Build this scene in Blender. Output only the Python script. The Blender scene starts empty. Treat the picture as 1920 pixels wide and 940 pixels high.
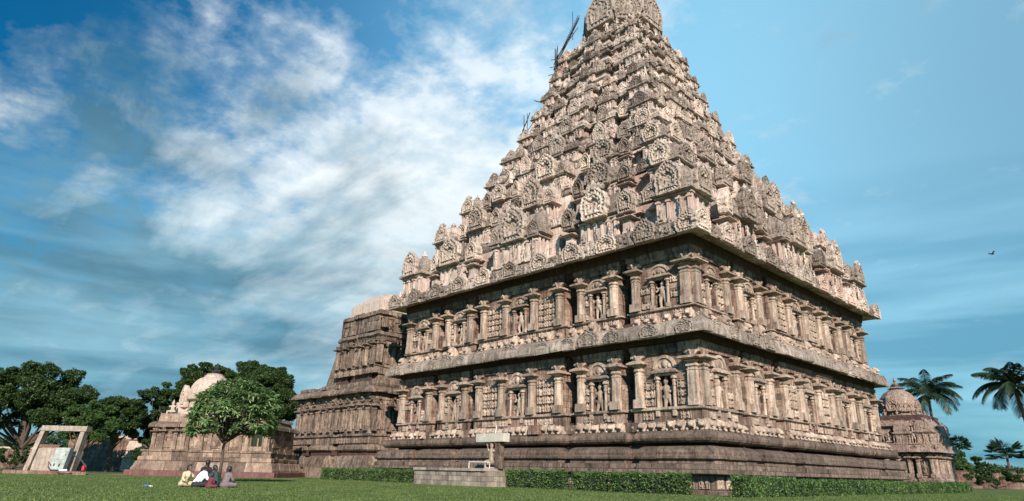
import bpy, math, random
import numpy as np
from mathutils import Vector, Matrix
random.seed(7); rng = np.random.default_rng(7)
PI = math.pi
sc = bpy.context.scene
COL = sc.collection

# ------------------------------------------------------------------ camera
CP = np.array([35.5876, -50.9003, 0.9511]); YAW, PIT, ROL = -0.80095, 0.32876, 0.02197
FPX = 1218.6
_f = np.array([math.sin(YAW)*math.cos(PIT), math.cos(YAW)*math.cos(PIT), math.sin(PIT)])
_r = np.array([math.cos(YAW), -math.sin(YAW), 0.0]); _u = np.cross(_r, _f)
_r2 = _r*math.cos(ROL)+_u*math.sin(ROL); _u2 = -_r*math.sin(ROL)+_u*math.cos(ROL)
cd = bpy.data.cameras.new('camera'); cam = bpy.data.objects.new('camera', cd); COL.objects.link(cam)
cd.sensor_width = 36; cd.lens = 36*FPX/1920; cd.clip_start = 0.1; cd.clip_end = 8000
cam.matrix_world = Matrix(((_r2[0], _u2[0], -_f[0], CP[0]), (_r2[1], _u2[1], -_f[1], CP[1]), (_r2[2], _u2[2], -_f[2], CP[2]), (0, 0, 0, 1)))
sc.camera = cam

# ------------------------------------------------------------------ light
SUN_EL = math.radians(29); SUN_AZ = math.radians(127)
sun_dir = Vector((math.cos(SUN_EL)*math.sin(SUN_AZ), math.cos(SUN_EL)*math.cos(SUN_AZ), math.sin(SUN_EL)))
sl = bpy.data.lights.new('sun', 'SUN'); sl.energy = 5.0; sl.angle = math.radians(0.6); sl.color = (1.0, 0.875, 0.77)
so = bpy.data.objects.new('sun', sl); COL.objects.link(so)
so.rotation_euler = sun_dir.to_track_quat('Z', 'Y').to_euler(); so.location = (60, -60, 60)
sc.view_settings.view_transform = 'Standard'; sc.view_settings.look = 'None'
sc.view_settings.exposure = 0.60; sc.view_settings.gamma = 1.0; sc.view_settings.use_curve_mapping = False

def vdir(px, py):
    d = _f+_r2*(px-960)/FPX-_u2*(py-470)/FPX
    return d/np.linalg.norm(d)

class NT:
    "small node tree writer"
    def __init__(s, tree): s.t = tree; s.n = tree.nodes; s.l = tree.links
    def add(s, ty, **kw):
        nd = s.n.new(ty)
        for k, v in kw.items():
            if k == 'inp':
                for kk, vv in v.items():
                    i = nd.inputs[kk]
                    if isinstance(vv, bpy.types.NodeSocket): s.l.new(vv, i)
                    else: i.default_value = vv
            else: setattr(nd, k, v)
        return nd
    def math(s, op, a, b=0.0, c=0.0, clamp=False):
        nd = s.n.new('ShaderNodeMath'); nd.operation = op; nd.use_clamp = clamp
        for i, v in enumerate((a, b, c)):
            if isinstance(v, bpy.types.NodeSocket): s.l.new(v, nd.inputs[i])
            else: nd.inputs[i].default_value = v
        return nd.outputs[0]
    def vmath(s, op, a, b=(0, 0, 0)):
        nd = s.n.new('ShaderNodeVectorMath'); nd.operation = op
        for i, v in enumerate((a, b)):
            if isinstance(v, bpy.types.NodeSocket): s.l.new(v, nd.inputs[i])
            else: nd.inputs[i].default_value = v
        return nd
    def mix(s, f, a, b, bt='MIX'):
        nd = s.n.new('ShaderNodeMix'); nd.data_type = 'RGBA'; nd.blend_type = bt
        for i, v in ((0, f), (6, a), (7, b)):
            if isinstance(v, bpy.types.NodeSocket): s.l.new(v, nd.inputs[i])
            else: nd.inputs[i].default_value = v if not isinstance(v, tuple) or len(v) == 4 else (*v, 1)
        return nd.outputs[2]
    def ramp(s, fac, stops):
        nd = s.n.new('ShaderNodeValToRGB'); cr = nd.color_ramp
        while len(cr.elements) < len(stops): cr.elements.new(0.5)
        for e, (p, c) in zip(cr.elements, stops):
            e.position = p; e.color = (c, c, c, 1) if not isinstance(c, tuple) else (*c, 1)
        s.l.new(fac, nd.inputs[0]); return nd.outputs[0]
    def noise(s, vec, scale, detail=4, rough=0.55, dist=0.0):
        nd = s.n.new('ShaderNodeTexNoise'); s.l.new(vec, nd.inputs['Vector'])
        nd.inputs['Scale'].default_value = scale; nd.inputs['Detail'].default_value = detail
        nd.inputs['Roughness'].default_value = rough; nd.inputs['Distortion'].default_value = dist
        return nd.outputs[0]

# ------------------------------------------------------------------ sky
w = bpy.data.worlds.new('World'); sc.world = w; w.use_nodes = True
T = NT(w.node_tree); T.n.clear()
sky = T.add('ShaderNodeTexSky', sky_type='NISHITA', sun_disc=False, sun_elevation=SUN_EL, sun_rotation=SUN_AZ,
            air_density=1.3, dust_density=0.6, ozone_density=3.0)
tc = T.add('ShaderNodeTexCoord').outputs['Generated']
sep = T.add('ShaderNodeSeparateXYZ', inp={0: tc})
zc = T.math('MAXIMUM', sep.outputs[2], 0.0)
den = T.math('ADD', zc, 0.16)
px = T.math('DIVIDE', sep.outputs[0], den); py = T.math('DIVIDE', sep.outputs[1], den)
pl = T.add('ShaderNodeCombineXYZ', inp={0: px, 1: py, 2: 0.0}).outputs[0]
def lobe(x, y, pw):
    d = vdir(x, y)
    dt = T.vmath('DOT_PRODUCT', tc, tuple(float(v) for v in d)).outputs['Value']
    return T.math('POWER', T.math('MAXIMUM', dt, 0.0), pw)
n1 = T.noise(pl, 1.5, 7, 0.58, 0.12)
n2 = T.noise(T.vmath('ADD', pl, (7.3, 2.1, 0)).outputs[0], 5.5, 7, 0.60, 0.15)
n3 = T.noise(T.vmath('MULTIPLY', T.vmath('ADD', pl, (3.1, 0.4, 0)).outputs[0], (0.8, 1.5, 1)).outputs[0], 2.4, 6, 0.55, 0.2)
def addl(c, x, y, pw, k): return T.math('ADD', c, T.math('MULTIPLY', lobe(x, y, pw), k))
cover = addl(0.0, 520, 430, 8, 0.185); cover = addl(cover, 800, 340, 30, 0.12); cover = addl(cover, 160, 520, 14, 0.14); cover = addl(cover, 1750, 330, 14, -0.05)
cover = addl(cover, 1040, 10, 160, 0.10); cover = addl(cover, 120, 20, 10, -0.20); cover = addl(cover, 780, 70, 50, -0.13); cover = addl(cover, 880, 400, 60, 0.07)
n4 = T.noise(pl, 13.0, 5, 0.6, 0.1)
m = T.math('ADD', T.math('ADD', T.math('MULTIPLY', n1, 0.46), T.math('MULTIPLY', n2, 0.38)), T.math('MULTIPLY', n4, 0.16))
m = T.math('ADD', m, cover)
mask = T.ramp(m, [(0.50, 0.0), (0.56, 0.25), (0.63, 0.75), (0.74, 1.0)])
skyc = T.mix(1.0, sky.outputs[0], (0.14, 1.65, 2.25), 'MULTIPLY')
skyc = T.mix(T.math('MULTIPLY', lobe(20, 0, 7), 0.9), skyc, T.mix(1.0, skyc, (0.10, 0.40, 0.45), 'MULTIPLY'))
skyc = T.mix(T.math('MULTIPLY', lobe(1440, 230, 8), 0.85), skyc, (5.2, 10.6, 14.0))
skyc = T.mix(T.math('MULTIPLY', lobe(1990, 150, 16), 0.70), skyc, (2.6, 5.2, 6.9))
# clouds: white where thin and lit, blue-grey where thick
thick = T.ramp(T.math('ADD', n3, T.math('SUBTRACT', T.math('MULTIPLY', lobe(200, 520, 14), 0.27), T.math('MULTIPLY', lobe(800, 350, 20), 0.22))),
               [(0.44, 0.0), (0.70, 1.0)])
cloud = T.mix(T.ramp(n2, [(0.40, 0.30), (0.58, 0.0)]), T.mix(thick, (12.2, 13.2, 13.6), (1.3, 3.0, 4.1)), (3.2, 6.0, 7.8))
skyc = T.mix(mask, skyc, cloud)
# low air over the horizon, blue grey
hz = T.ramp(sep.outputs[2], [(0.0, 0.9), (0.20, 0.62), (0.42, 0.0)])
bands = T.noise(T.vmath('MULTIPLY', tc, (1.4, 1.4, 12)).outputs[0], 2.2, 5, 0.5, 0.2)
low = T.mix(T.ramp(bands, [(0.38, 0.0), (0.66, 1.0)]), (1.5, 3.8, 5.3), (4.2, 7.8, 9.6))
skyc = T.mix(hz, skyc, low)
bg = T.add('ShaderNodeBackground', inp={0: skyc, 1: 0.052})
wo = T.add('ShaderNodeOutputWorld'); T.l.new(bg.outputs[0], wo.inputs[0])

# ------------------------------------------------------------------ materials
def newmat(name):
    m = bpy.data.materials.new(name); m.use_nodes = True; t = NT(m.node_tree); t.n.clear()
    out = t.add('ShaderNodeOutputMaterial'); bs = t.add('ShaderNodeBsdfPrincipled')
    t.l.new(bs.outputs[0], out.inputs[0]); return m, t, bs, out
def stone(name, a, b, dark, var=0.5, carve=0.0, stain=0.5, topdark=0.0, fine=0.4, red=None):
    m, t, bs, out = newmat(name)
    geo = t.add('ShaderNodeNewGeometry'); P = geo.outputs['Position']
    rnd = t.math('FRACT', t.math('ADD', geo.outputs['Random Per Island'], t.add('ShaderNodeObjectInfo').outputs['Random']))
    big = t.noise(P, 0.22, 4, 0.6); med = t.noise(P, 1.7, 6, 0.65); fin = t.noise(P, 9.0, 6, 0.7)
    st = t.noise(t.vmath('MULTIPLY', P, (4.2, 4.2, 0.45)).outputs[0], 1.0, 6, 0.72)
    c = t.mix(t.ramp(med, [(0.34, 0.0), (0.66, 1.0)]), a, b)
    if red: c = t.mix(t.ramp(big, [(0.50, 0.0), (0.66, 0.8)]), c, red)
    c = t.mix(t.math('MULTIPLY', t.ramp(st, [(0.44, 0.0), (0.64, 1.0)]), stain), c, dark)
    c = t.mix(t.math('MULTIPLY', t.ramp(fin, [(0.50, 0.0), (0.70, 1.0)]), stain*0.8), c, dark)
    pa = t.noise(t.vmath('MULTIPLY', P, (1.0, 1.0, .7)).outputs[0], .8, 6, .75, .6)
    c = t.mix(t.math('MULTIPLY', t.ramp(pa, [(0.56, 0.0), (0.66, 1.0)]), stain*.75), c, dark)
    pb_ = t.noise(t.vmath('ADD', P, (13.0, 4.0, 7.0)).outputs[0], 1.1, 6, .8, .4)
    c = t.mix(t.math('MULTIPLY', t.ramp(pb_, [(0.58, 0.0), (0.68, 1.0)]), .45), c, tuple(min(.8, q*1.35+.03) for q in b))
    if topdark:
        nz = t.add('ShaderNodeSeparateXYZ', inp={0: geo.outputs['Normal']}).outputs[2]
        lich = t.math('MULTIPLY', t.ramp(nz, [(0.15, 0.0), (0.7, 1.0)]), t.ramp(med, [(0.35, 0.1), (0.6, 1.0)]))
        c = t.mix(t.math('MULTIPLY', lich, topdark), c, dark)
    v = t.math('ADD', 1.0-var*0.5, t.math('MULTIPLY', rnd, var))
    c = t.mix(1.0, c, t.add('ShaderNodeCombineColor', inp={0: v, 1: v, 2: v}).outputs[0], 'MULTIPLY')
    t.l.new(c, bs.inputs['Base Color']); bs.inputs['Roughness'].default_value = 0.86
    bs.inputs['Specular IOR Level'].default_value = 0.25
    h = t.math('ADD', t.math('MULTIPLY', med, 0.35*fine), t.math('MULTIPLY', fin, 0.16*fine))
    if carve:
        vo = t.add('ShaderNodeTexVoronoi', feature='F1', inp={'Vector': t.vmath('ADD', P, t.vmath('MULTIPLY', t.add('ShaderNodeTexNoise', inp={'Vector': P, 'Scale': 2.0}).outputs[1], (0.35, 0.35, 0.35)).outputs[0]).outputs[0], 'Scale': 5.5})
        h = t.math('ADD', h, t.math('MULTIPLY', t.ramp(vo.outputs[0], [(0.0, 1.0), (0.55, 0.0)]), 0.16*carve))
    bp = t.add('ShaderNodeBump', inp={'Height': h, 'Strength': 0.9, 'Distance': 0.35})
    t.l.new(bp.outputs[0], bs.inputs['Normal']); return m
def plain(name, col, rough=0.8, metal=0.0, bump=0.0, sc_=20, var=0.0):
    m, t, bs, out = newmat(name); bs.inputs['Roughness'].default_value = rough; bs.inputs['Metallic'].default_value = metal
    bs.inputs['Base Color'].default_value = (*col, 1)
    P = t.add('ShaderNodeNewGeometry').outputs['Position']; n = t.noise(P, sc_*0.3, 4)
    c = t.mix(t.ramp(n, [(0.35, 0.0), (0.65, 1.0)]), tuple(x*(1-0.35*(var or 0.4)) for x in col), tuple(min(1, x*(1+0.3*(var or 0.4))) for x in col))
    t.l.new(c, bs.inputs['Base Color'])
    if bump:
        bp = t.add('ShaderNodeBump', inp={'Height': t.noise(P, sc_, 5), 'Strength': bump, 'Distance': 0.03}); t.l.new(bp.outputs[0], bs.inputs['Normal'])
    return m
def leafmat(name, a, b, trans=0.35, rough=0.5):
    m, t, bs, out = newmat(name)
    geo = t.add('ShaderNodeNewGeometry'); rnd = geo.outputs['Random Per Island']
    n = t.noise(geo.outputs['Position'], 0.9, 3)
    c = t.mix(rnd, a, b); c = t.mix(t.ramp(n, [(0.35, 0.0), (0.65, 0.6)]), c, tuple(x*0.55 for x in a))
    t.l.new(c, bs.inputs['Base Color']); bs.inputs['Roughness'].default_value = rough
    bs.inputs['Specular IOR Level'].default_value = 0.35
    tr = t.add('ShaderNodeBsdfTranslucent'); t.l.new(t.mix(1.0, c, (1.1, 1.3, 0.5), 'MULTIPLY'), tr.inputs[0])
    mx = t.add('ShaderNodeMixShader', inp={0: trans}); t.l.new(bs.outputs[0], mx.inputs[1]); t.l.new(tr.outputs[0], mx.inputs[2])
    t.l.new(mx.outputs[0], out.inputs[0]); return m

M = {}
M['base'] = stone('stone_plinth', (.130, .090, .066), (.250, .185, .140), (.024, .016, .014), .55, 0, .75, .5)
M['wall'] = stone('stone_wall', (.195, .125, .092), (.37, .275, .207), (.030, .015, .013), .85, 0, .9, 0, .5, (.17, .085, .065))  # darkened so the contrast of shaded wall to lit carving sits in the colour
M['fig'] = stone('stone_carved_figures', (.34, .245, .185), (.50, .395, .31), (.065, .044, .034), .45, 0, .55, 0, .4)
M['pil'] = stone('stone_pilaster', (.32, .23, .17), (.50, .395, .31), (.060, .034, .028), .6, 0, .7, .3, .4)  # figures and pilasters painted lighter than the wall, as if catching more light
M['kapota'] = stone('stone_cornice', (.275, .215, .172), (.43, .355, .29), (.075, .052, .043), .55, 0, .65, .35, .8)
M['tower'] = stone('stone_tower_wall', (.50, .38, .315), (.66, .54, .46), (.13, .07, .057), .5, 0, .45, .2, .4, (.40, .26, .21))
M['carved'] = stone('stone_tower_carved', (.38, .295, .24), (.60, .495, .41), (.060, .038, .031), .75, .8, .6, .35, .6)
M['dcarved'] = stone('stone_weathered_carved', (.23, .175, .14), (.41, .33, .27), (.042, .029, .024), .75, 1.0, .7, .5, .7)
M['core'] = stone('stone_core_shade_tone', (.080, .042, .034), (.11, .065, .052), (.035, .02, .018), .2, 0, .5)  # red-brown shadow of recesses and undersides put into the colour
M['dark'] = stone('stone_hall', (.19, .135, .100), (.32, .24, .182), (.036, .024, .021), .6, .5, .9, .4, .6)
M['shrine'] = stone('stone_shrine', (.18, .122, .088), (.33, .245, .182), (.055, .032, .027), .95, .5, .6, .3, .6)
M['plaster'] = stone('weathered_plaster', (.45, .345, .275), (.58, .47, .39), (.16, .115, .09), .1, 0, .5, .2)
M['pink'] = stone('stone_pink_shrine', (.27, .185, .145), (.42, .32, .26), (.07, .040, .033), .4, 1.2, .6, .3, .7)
M['redbase'] = stone('stone_red_painted_base', (.13, .055, .050), (.18, .09, .078), (.05, .024, .022), .3, 0, .4)
M['block'] = stone('stone_platform', (.23, .185, .15), (.36, .30, .245), (.08, .065, .05), .6, 0, .5)
M['pale'] = stone('stone_pale', (.46, .42, .35), (.56, .51, .43), (.25, .21, .17), .1, 0, .25)
M['laterite'] = stone('stone_ruined_wall', (.17, .10, .072), (.27, .18, .135), (.05, .028, .023), .6, .4, .8, .2, .8, (.16, .065, .055))
M['bark'] = plain('bark', (.085, .062, .045), .9, 0, .8, 14)
M['leafA'] = leafmat('leaf_dark', (.024, .052, .014), (.075, .125, .030))
M['leafB'] = leafmat('leaf_mid', (.040, .085, .022), (.105, .17, .042))
M['leafF'] = leafmat('leaf_frangipani', (.085, .16, .052), (.31, .41, .19), .3, .35)
M['leafH'] = leafmat('leaf_hedge', (.034, .085, .024), (.20, .30, .09))
M['leafP'] = leafmat('leaf_palm', (.014, .034, .016), (.035, .065, .028), .15)
M['hcore'] = plain('near_black_fill', (.016, .024, .010), .95)  # near-black fill inside the hedges and in the shrine doorway
M['cabinet'] = plain('cabinet_paint', (.33, .36, .33), .6, 0, .3, 10, .8)
M['black'] = plain('black_rubber', (.018, .018, .02), .6)
M['redp'] = plain('red_plastic', (.55, .03, .04), .4)
M['white'] = plain('white_paint', (.75, .75, .72), .6)
M['bamboo'] = plain('bamboo', (.05, .042, .035), .8)
M['skin'] = plain('skin', (.17, .085, .05), .6)
M['hair'] = plain('hair', (.012, .010, .010), .5)
M['bird'] = plain('bird_feathers', (.03, .03, .033), .7)
M['blue'] = plain('blue_plastic', (.06, .12, .35), .4)

# ------------------------------------------------------------------ mesh kit
class MB:
    def __init__(s): s.v = []; s.f = []
    def add(s, vs, fs):
        o = len(s.v); s.v += [tuple(map(float, p)) for p in vs]; s.f += [tuple(i+o for i in f) for f in fs]; return s
    def box(s, x0, x1, y0, y1, z0, z1):
        return s.add([(x0, y0, z0), (x1, y0, z0), (x1, y1, z0), (x0, y1, z0), (x0, y0, z1), (x1, y0, z1), (x1, y1, z1), (x0, y1, z1)],
                     [(0, 3, 2, 1), (4, 5, 6, 7), (0, 1, 5, 4), (1, 2, 6, 5), (2, 3, 7, 6), (3, 0, 4, 7)])
    def frus(s, hx0, hy0, z0, hx1, hy1, z1, cx=0, cy=0, dx=0, dy=0):
        return s.add([(cx-hx0, cy-hy0, z0), (cx+hx0, cy-hy0, z0), (cx+hx0, cy+hy0, z0), (cx-hx0, cy+hy0, z0),
                      (cx+dx-hx1, cy+dy-hy1, z1), (cx+dx+hx1, cy+dy-hy1, z1), (cx+dx+hx1, cy+dy+hy1, z1), (cx+dx-hx1, cy+dy+hy1, z1)],
                     [(0, 3, 2, 1), (4, 5, 6, 7), (0, 1, 5, 4), (1, 2, 6, 5), (2, 3, 7, 6), (3, 0, 4, 7)])
    def lathe(s, prof, n=8, cx=0, cy=0, rot=None, sx=1, sy=1):
        if rot is None: rot = PI/n
        k = 1/math.cos(PI/n) if n <= 8 else 1
        vs = []
        for r, z in prof:
            for i in range(n):
                a = rot+2*PI*i/n; vs.append((cx+sx*r*k*math.cos(a), cy+sy*r*k*math.sin(a), z))
        fs = []
        for j in range(len(prof)-1):
            for i in range(n):
                a, b = j*n+i, j*n+(i+1) % n; fs.append((a, b, b+n, a+n))
        fs.append(tuple(range(n-1, -1, -1))); fs.append(tuple((len(prof)-1)*n+i for i in range(n)))
        return s.add(vs, fs)
    def ring(s, rings, closed_ends=True):
        n = len(rings[0]); vs = [p for r in rings for p in r]; fs = []
        for j in range(len(rings)-1):
            for i in range(n):
                a, b = j*n+i, j*n+(i+1) % n; fs.append((a, b, b+n, a+n))
        if closed_ends: fs.append(tuple(range(n-1, -1, -1))); fs.append(tuple((len(rings)-1)*n+i for i in range(n)))
        return s.add(vs, fs)
    def tube(s, pts, rad, n=6):
        rings = []; up = np.array([0.13, 0.21, 0.97])
        pts = [np.array(p, float) for p in pts]
        for i, p in enumerate(pts):
            d = pts[min(i+1, len(pts)-1)]-pts[max(i-1, 0)]; d /= np.linalg.norm(d)+1e-9
            a = np.cross(d, up)
            if np.linalg.norm(a) < .1: a = np.cross(d, np.array([1., 0, 0]))
            a /= np.linalg.norm(a); b = np.cross(a, d)
            r = rad[i] if hasattr(rad, '__len__') else rad
            rings.append([p+r*(a*math.cos(2*PI*k/n)-b*math.sin(2*PI*k/n)) for k in range(n)])
        return s.ring(rings)
    def ball(s, c, r, n=8, m=6, sq=(1, 1, 1)):
        prof = [[(c[0]+sq[0]*r*math.sin(PI*j/m)*math.cos(2*PI*i/n), c[1]+sq[1]*r*math.sin(PI*j/m)*math.sin(2*PI*i/n), c[2]-sq[2]*r*math.cos(PI*j/m)) for i in range(n)] for j in range(1, m)]
        o = len(s.v); s.ring(prof, True); return s
    def caps(s, a, b, ra, rb, n=8):
        a = np.array(a, float); b = np.array(b, float); d = b-a; L = np.linalg.norm(d)+1e-9; d /= L
        pts = [a-d*ra*.95, a-d*ra*.6, a, b, b+d*rb*.6, b+d*rb*.95]; return s.tube(pts, [ra*.25, ra*.8, ra, rb, rb*.8, rb*.25], n)
    def mesh(s, name, mat=None):
        me = bpy.data.meshes.new(name); me.from_pydata(s.v, [], s.f); me.update()
        if mat: me.materials.append(M[mat])
        return me
def np_mesh(name, V, F, mat):           # V (n,3), F (m,k) constant k
    me = bpy.data.meshes.new(name); k = F.shape[1]
    me.vertices.add(len(V)); me.vertices.foreach_set('co', V.astype(np.float32).ravel())
    me.loops.add(F.size); me.loops.foreach_set('vertex_index', F.astype(np.int32).ravel())
    me.polygons.add(len(F)); me.polygons.foreach_set('loop_start', np.arange(0, F.size, k, dtype=np.int32))
    me.update(calc_edges=True); me.materials.append(M[mat]); return me
def link(name, me, parent=None, loc=(0, 0, 0), rz=0, scale=None, kind=None):
    o = bpy.data.objects.new(name, me); COL.objects.link(o); o.location = loc; o.rotation_euler = (0, 0, rz)
    if scale is not None: o.scale = scale if hasattr(scale, '__len__') else (scale,)*3
    if parent: o.parent = parent
    if kind: o['kind'] = kind
    return o
def thing(name, label, cat, loc=(0, 0, 0), rz=0, group=None):
    o = link(name, None, None, loc, rz); o['label'] = label; o['category'] = cat
    if group: o['group'] = group
    return o
def tag(o, label, cat, group=None):
    o['label'] = label; o['category'] = cat
    if group: o['group'] = group
    return o
def smooth(me):
    me.polygons.foreach_set('use_smooth', [True]*len(me.polygons)); return me
def fuse(mb, name, mat, voxel=0.04, ratio=0.35):
    "one continuous surface out of overlapping shapes"
    me = mb.mesh('tmp'); o = bpy.data.objects.new('tmp', me); COL.objects.link(o)
    r = o.modifiers.new('r', 'REMESH'); r.mode = 'VOXEL'; r.voxel_size = voxel
    sm = o.modifiers.new('s', 'SMOOTH'); sm.factor = 0.5; sm.iterations = 2
    if ratio < 1: d = o.modifiers.new('d', 'DECIMATE'); d.ratio = ratio
    dg = bpy.context.evaluated_depsgraph_get(); ev = o.evaluated_get(dg)
    out = bpy.data.meshes.new_from_object(ev); out.name = name
    bpy.data.objects.remove(o); bpy.data.meshes.remove(me)
    out.materials.clear(); out.materials.append(M[mat]); return smooth(out)
def heightpanel(name, mat, W, H, nx, ny, hf, thick=0.15):
    "stone slab with a relief of real depth on its front; x centre 0, z 0..H, front faces -Y"
    X = np.linspace(-W/2, W/2, nx); Z = np.linspace(0, H, ny); XX, ZZ = np.meshgrid(X, Z)
    h = hf(XX/W*2, ZZ/H)
    V = np.stack([XX.ravel(), -h.ravel(), ZZ.ravel()], 1)
    idx = np.arange(nx*ny).reshape(ny, nx)
    F = np.stack([idx[:-1, :-1], idx[:-1, 1:], idx[1:, 1:], idx[1:, :-1]], -1).reshape(-1, 4)
    b = np.concatenate([idx[0, :], idx[1:, -1], idx[-1, -2::-1], idx[-2:0:-1, 0]])
    nb = len(b); Vb = V[b].copy(); Vb[:, 1] = thick; o = len(V)
    F2 = np.array([[b[(i+1) % nb], b[i], o+i, o+(i+1) % nb] for i in range(nb)])
    return np_mesh(name, np.vstack([V, Vb]), np.vstack([F, F2]), mat)

# --- carving library ------------------------------------------------
def fig_field(n, seed, amp=0.09, rows=1):
    r = np.random.default_rng(seed)
    fs = []
    for j in range(rows):
        for i in range(n):
            fs.append(((-1+(2*i+1)/n)+r.uniform(-.06, .06), j/rows, 1/rows, r.uniform(-.25, .25), r.uniform(-.3, .3), r.choice([0, 1])))
    def hf(x, z):
        h = np.zeros_like(x)
        for cx, z0, hh, lean, arm, sit in fs:
            zz = (z-z0)/hh; xx = (x-cx)*n-lean*(zz-.4)
            def bl(ax, az, sx, sz): return 1-((xx-ax)/sx)**2-((zz-az)/sz)**2
            parts = [bl(0, .84, .17, .11), bl(0, .58, .26, .19), bl(0, .40, .25, .12),
                     bl(-.16+(-.2 if sit else 0), .2, .15+(.2 if sit else 0), .22 if not sit else .12), bl(.18, .2, .14, .22),
                     bl(.38, .55+arm*.4, .13, .22), bl(-.38, .55-arm*.4, .13, .22), bl(0, .95, .10, .07)]
            g = np.max(np.stack(parts), 0)
            h = np.maximum(h, amp*np.sqrt(np.clip(g*1.6, 0, 1)))
        fr = np.maximum(np.abs(x), np.abs(2*z-1))
        return h+np.where(fr > .93, amp*.75, 0)
    return hf
def crown_mesh(seed, mat):
    r = random.Random(seed); b = MB()
    for (x, w_, h_) in ((0, .20, .75), (-.27, .17, .55), (.27, .17, .55), (-.5, .13, .32), (.5, .13, .32)):
        h_ *= r.uniform(.85, 1.1); tx = x*1.25
        b.add([(x-w_, -.12, 0), (x+w_, -.12, 0), (x+w_, .14, 0), (x-w_, .14, 0), (tx-w_*.9, -.16, h_*.5), (tx+w_*.9, -.16, h_*.5), (tx+w_*.9, .10, h_*.5), (tx-w_*.9, .10, h_*.5), (tx*1.1, -.10, h_)],
              [(0, 3, 2, 1), (0, 1, 5, 4), (1, 2, 6, 5), (2, 3, 7, 6), (3, 0, 4, 7), (4, 5, 8), (5, 6, 8), (6, 7, 8), (7, 4, 8)])
    b.ball((0, -.16, .12), .17, 8, 6); b.ball((-.16, -.14, .05), .09, 6, 5); b.ball((.16, -.14, .05), .09, 6, 5)
    return b.mesh('flame_crown', mat)
PANELS = {}
def panel(n, rows, var, mat='fig'):
    key = (n, rows, var, mat)
    if key not in PANELS:
        PANELS[key] = heightpanel('relief', mat, 1, 1, 14*n+6, 22*rows+4, fig_field(n, hash((n, rows, var)) % 9999+var*13, .13 if rows == 1 else .10, rows), .25)
    return PANELS[key]
def fan_mesh(name, mat, nr=15, nt=84, niche=True, spikes=3, seed=0, fl=1.0, thick=.28, scal=15):
    "horseshoe gable: flame crown, scalloped rim, ring mouldings and a small niche; radius 1, centre at z=1"
    r0 = np.random.default_rng(seed)
    TH = np.linspace(-PI, PI, nt, endpoint=False); R = np.linspace(0.0, 1, nr) if nr < 12 else np.array([0, .18, .22, .36, .40, .55, .59, .655, .67, .76, .845, .865, .93, .97, 1.0])[:nr]
    def outline(t):
        a = abs(t); o = 1.0+0.03*math.cos(t*14)
        if a > 2.05: o = 1.0+0.26*math.sin((a-2.05)/(PI-2.05)*PI)*fl; o = min(o, .92/max(-math.cos(a), .25))
        if a < .42: o += .20*(1-a/.42)**.6*(0.75+.25*abs(math.cos(a*spikes*3)))
        return o
    V = [(0, .0, 1)]
    for j in range(1, nr):
        for t in TH:
            rr = R[j]; o = outline(t)*rr
            h = 0
            if rr > .86: h = .15
            elif rr > .66: h = .085+.055*math.sin(t*scal*1.0+rr*5)
            elif rr > .58: h = .17
            elif rr > .38: h = .09+.045*math.sin(t*9+1)
            else: h = -.12 if niche and abs(t) < 2.4 else .06
            if niche and rr < .2: h = .07
            if rr > .97: h *= .6
            h += r0.uniform(-.012, .012)
            V.append((o*math.sin(t), -h, 1+o*math.cos(t)))
    F = [(0, 1+(i+1) % nt, 1+i) for i in range(nt)]
    for j in range(nr-2):
        for i in range(nt):
            a, b = 1+j*nt+i, 1+j*nt+(i+1) % nt; F.append((a, b, b+nt, a+nt))
    o = len(V); last = 1+(nr-2)*nt
    for i in range(nt): x, y, z = V[last+i]; V.append((x*.96, thick, 1+(z-1)*.96))
    for i in range(nt): F.append((last+i, last+(i+1) % nt, o+(i+1) % nt, o+i))
    F.append(tuple(o+i for i in range(nt)))
    mb = MB(); mb.v = V; mb.f = [tuple(reversed(q)) for q in F]; return mb.mesh(name, mat)
FAN = [fan_mesh('kudu', ('carved', 'dcarved', 'carved', 'tower', 'dcarved', 'carved')[i], seed=i, scal=(20, 26, 23, 17, 21, 29)[i], spikes=3+i % 2, niche=i % 3 != 1, fl=(1, 1.5, .6, 1.2, .8, 1.4)[i]) for i in range(6)]
FANL = [fan_mesh('kudu_small', ('carved', 'dcarved', 'tower')[i], nr=8, nt=30, seed=i+9, scal=9, niche=i != 1) for i in range(3)]
FANK = fan_mesh('kudu_kapota', 'kapota', seed=4, niche=False, scal=9, thick=.5)
def scroll_field(seed, nb=9):
    r = np.random.default_rng(seed); C = [(r.uniform(-1, 1), r.uniform(.05, .95), r.uniform(.16, .34)) for _ in range(nb)]
    def hf(x, z):
        h = np.zeros_like(x)
        for cx, cz, s in C:
            d = np.sqrt((x-cx)**2+((z-cz)*1.6)**2)/s
            h = np.maximum(h, np.where(d < 1, .11*(.55+.45*np.cos(d*9))*np.sqrt(np.clip(1-d*d, 0, 1))+.03, 0))
        return h
    return hf
SCROLL = [heightpanel('scroll', ('dcarved', 'carved')[i % 2], 1, 1, 34, 22, scroll_field(i, 10), .3) for i in range(5)]

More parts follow.
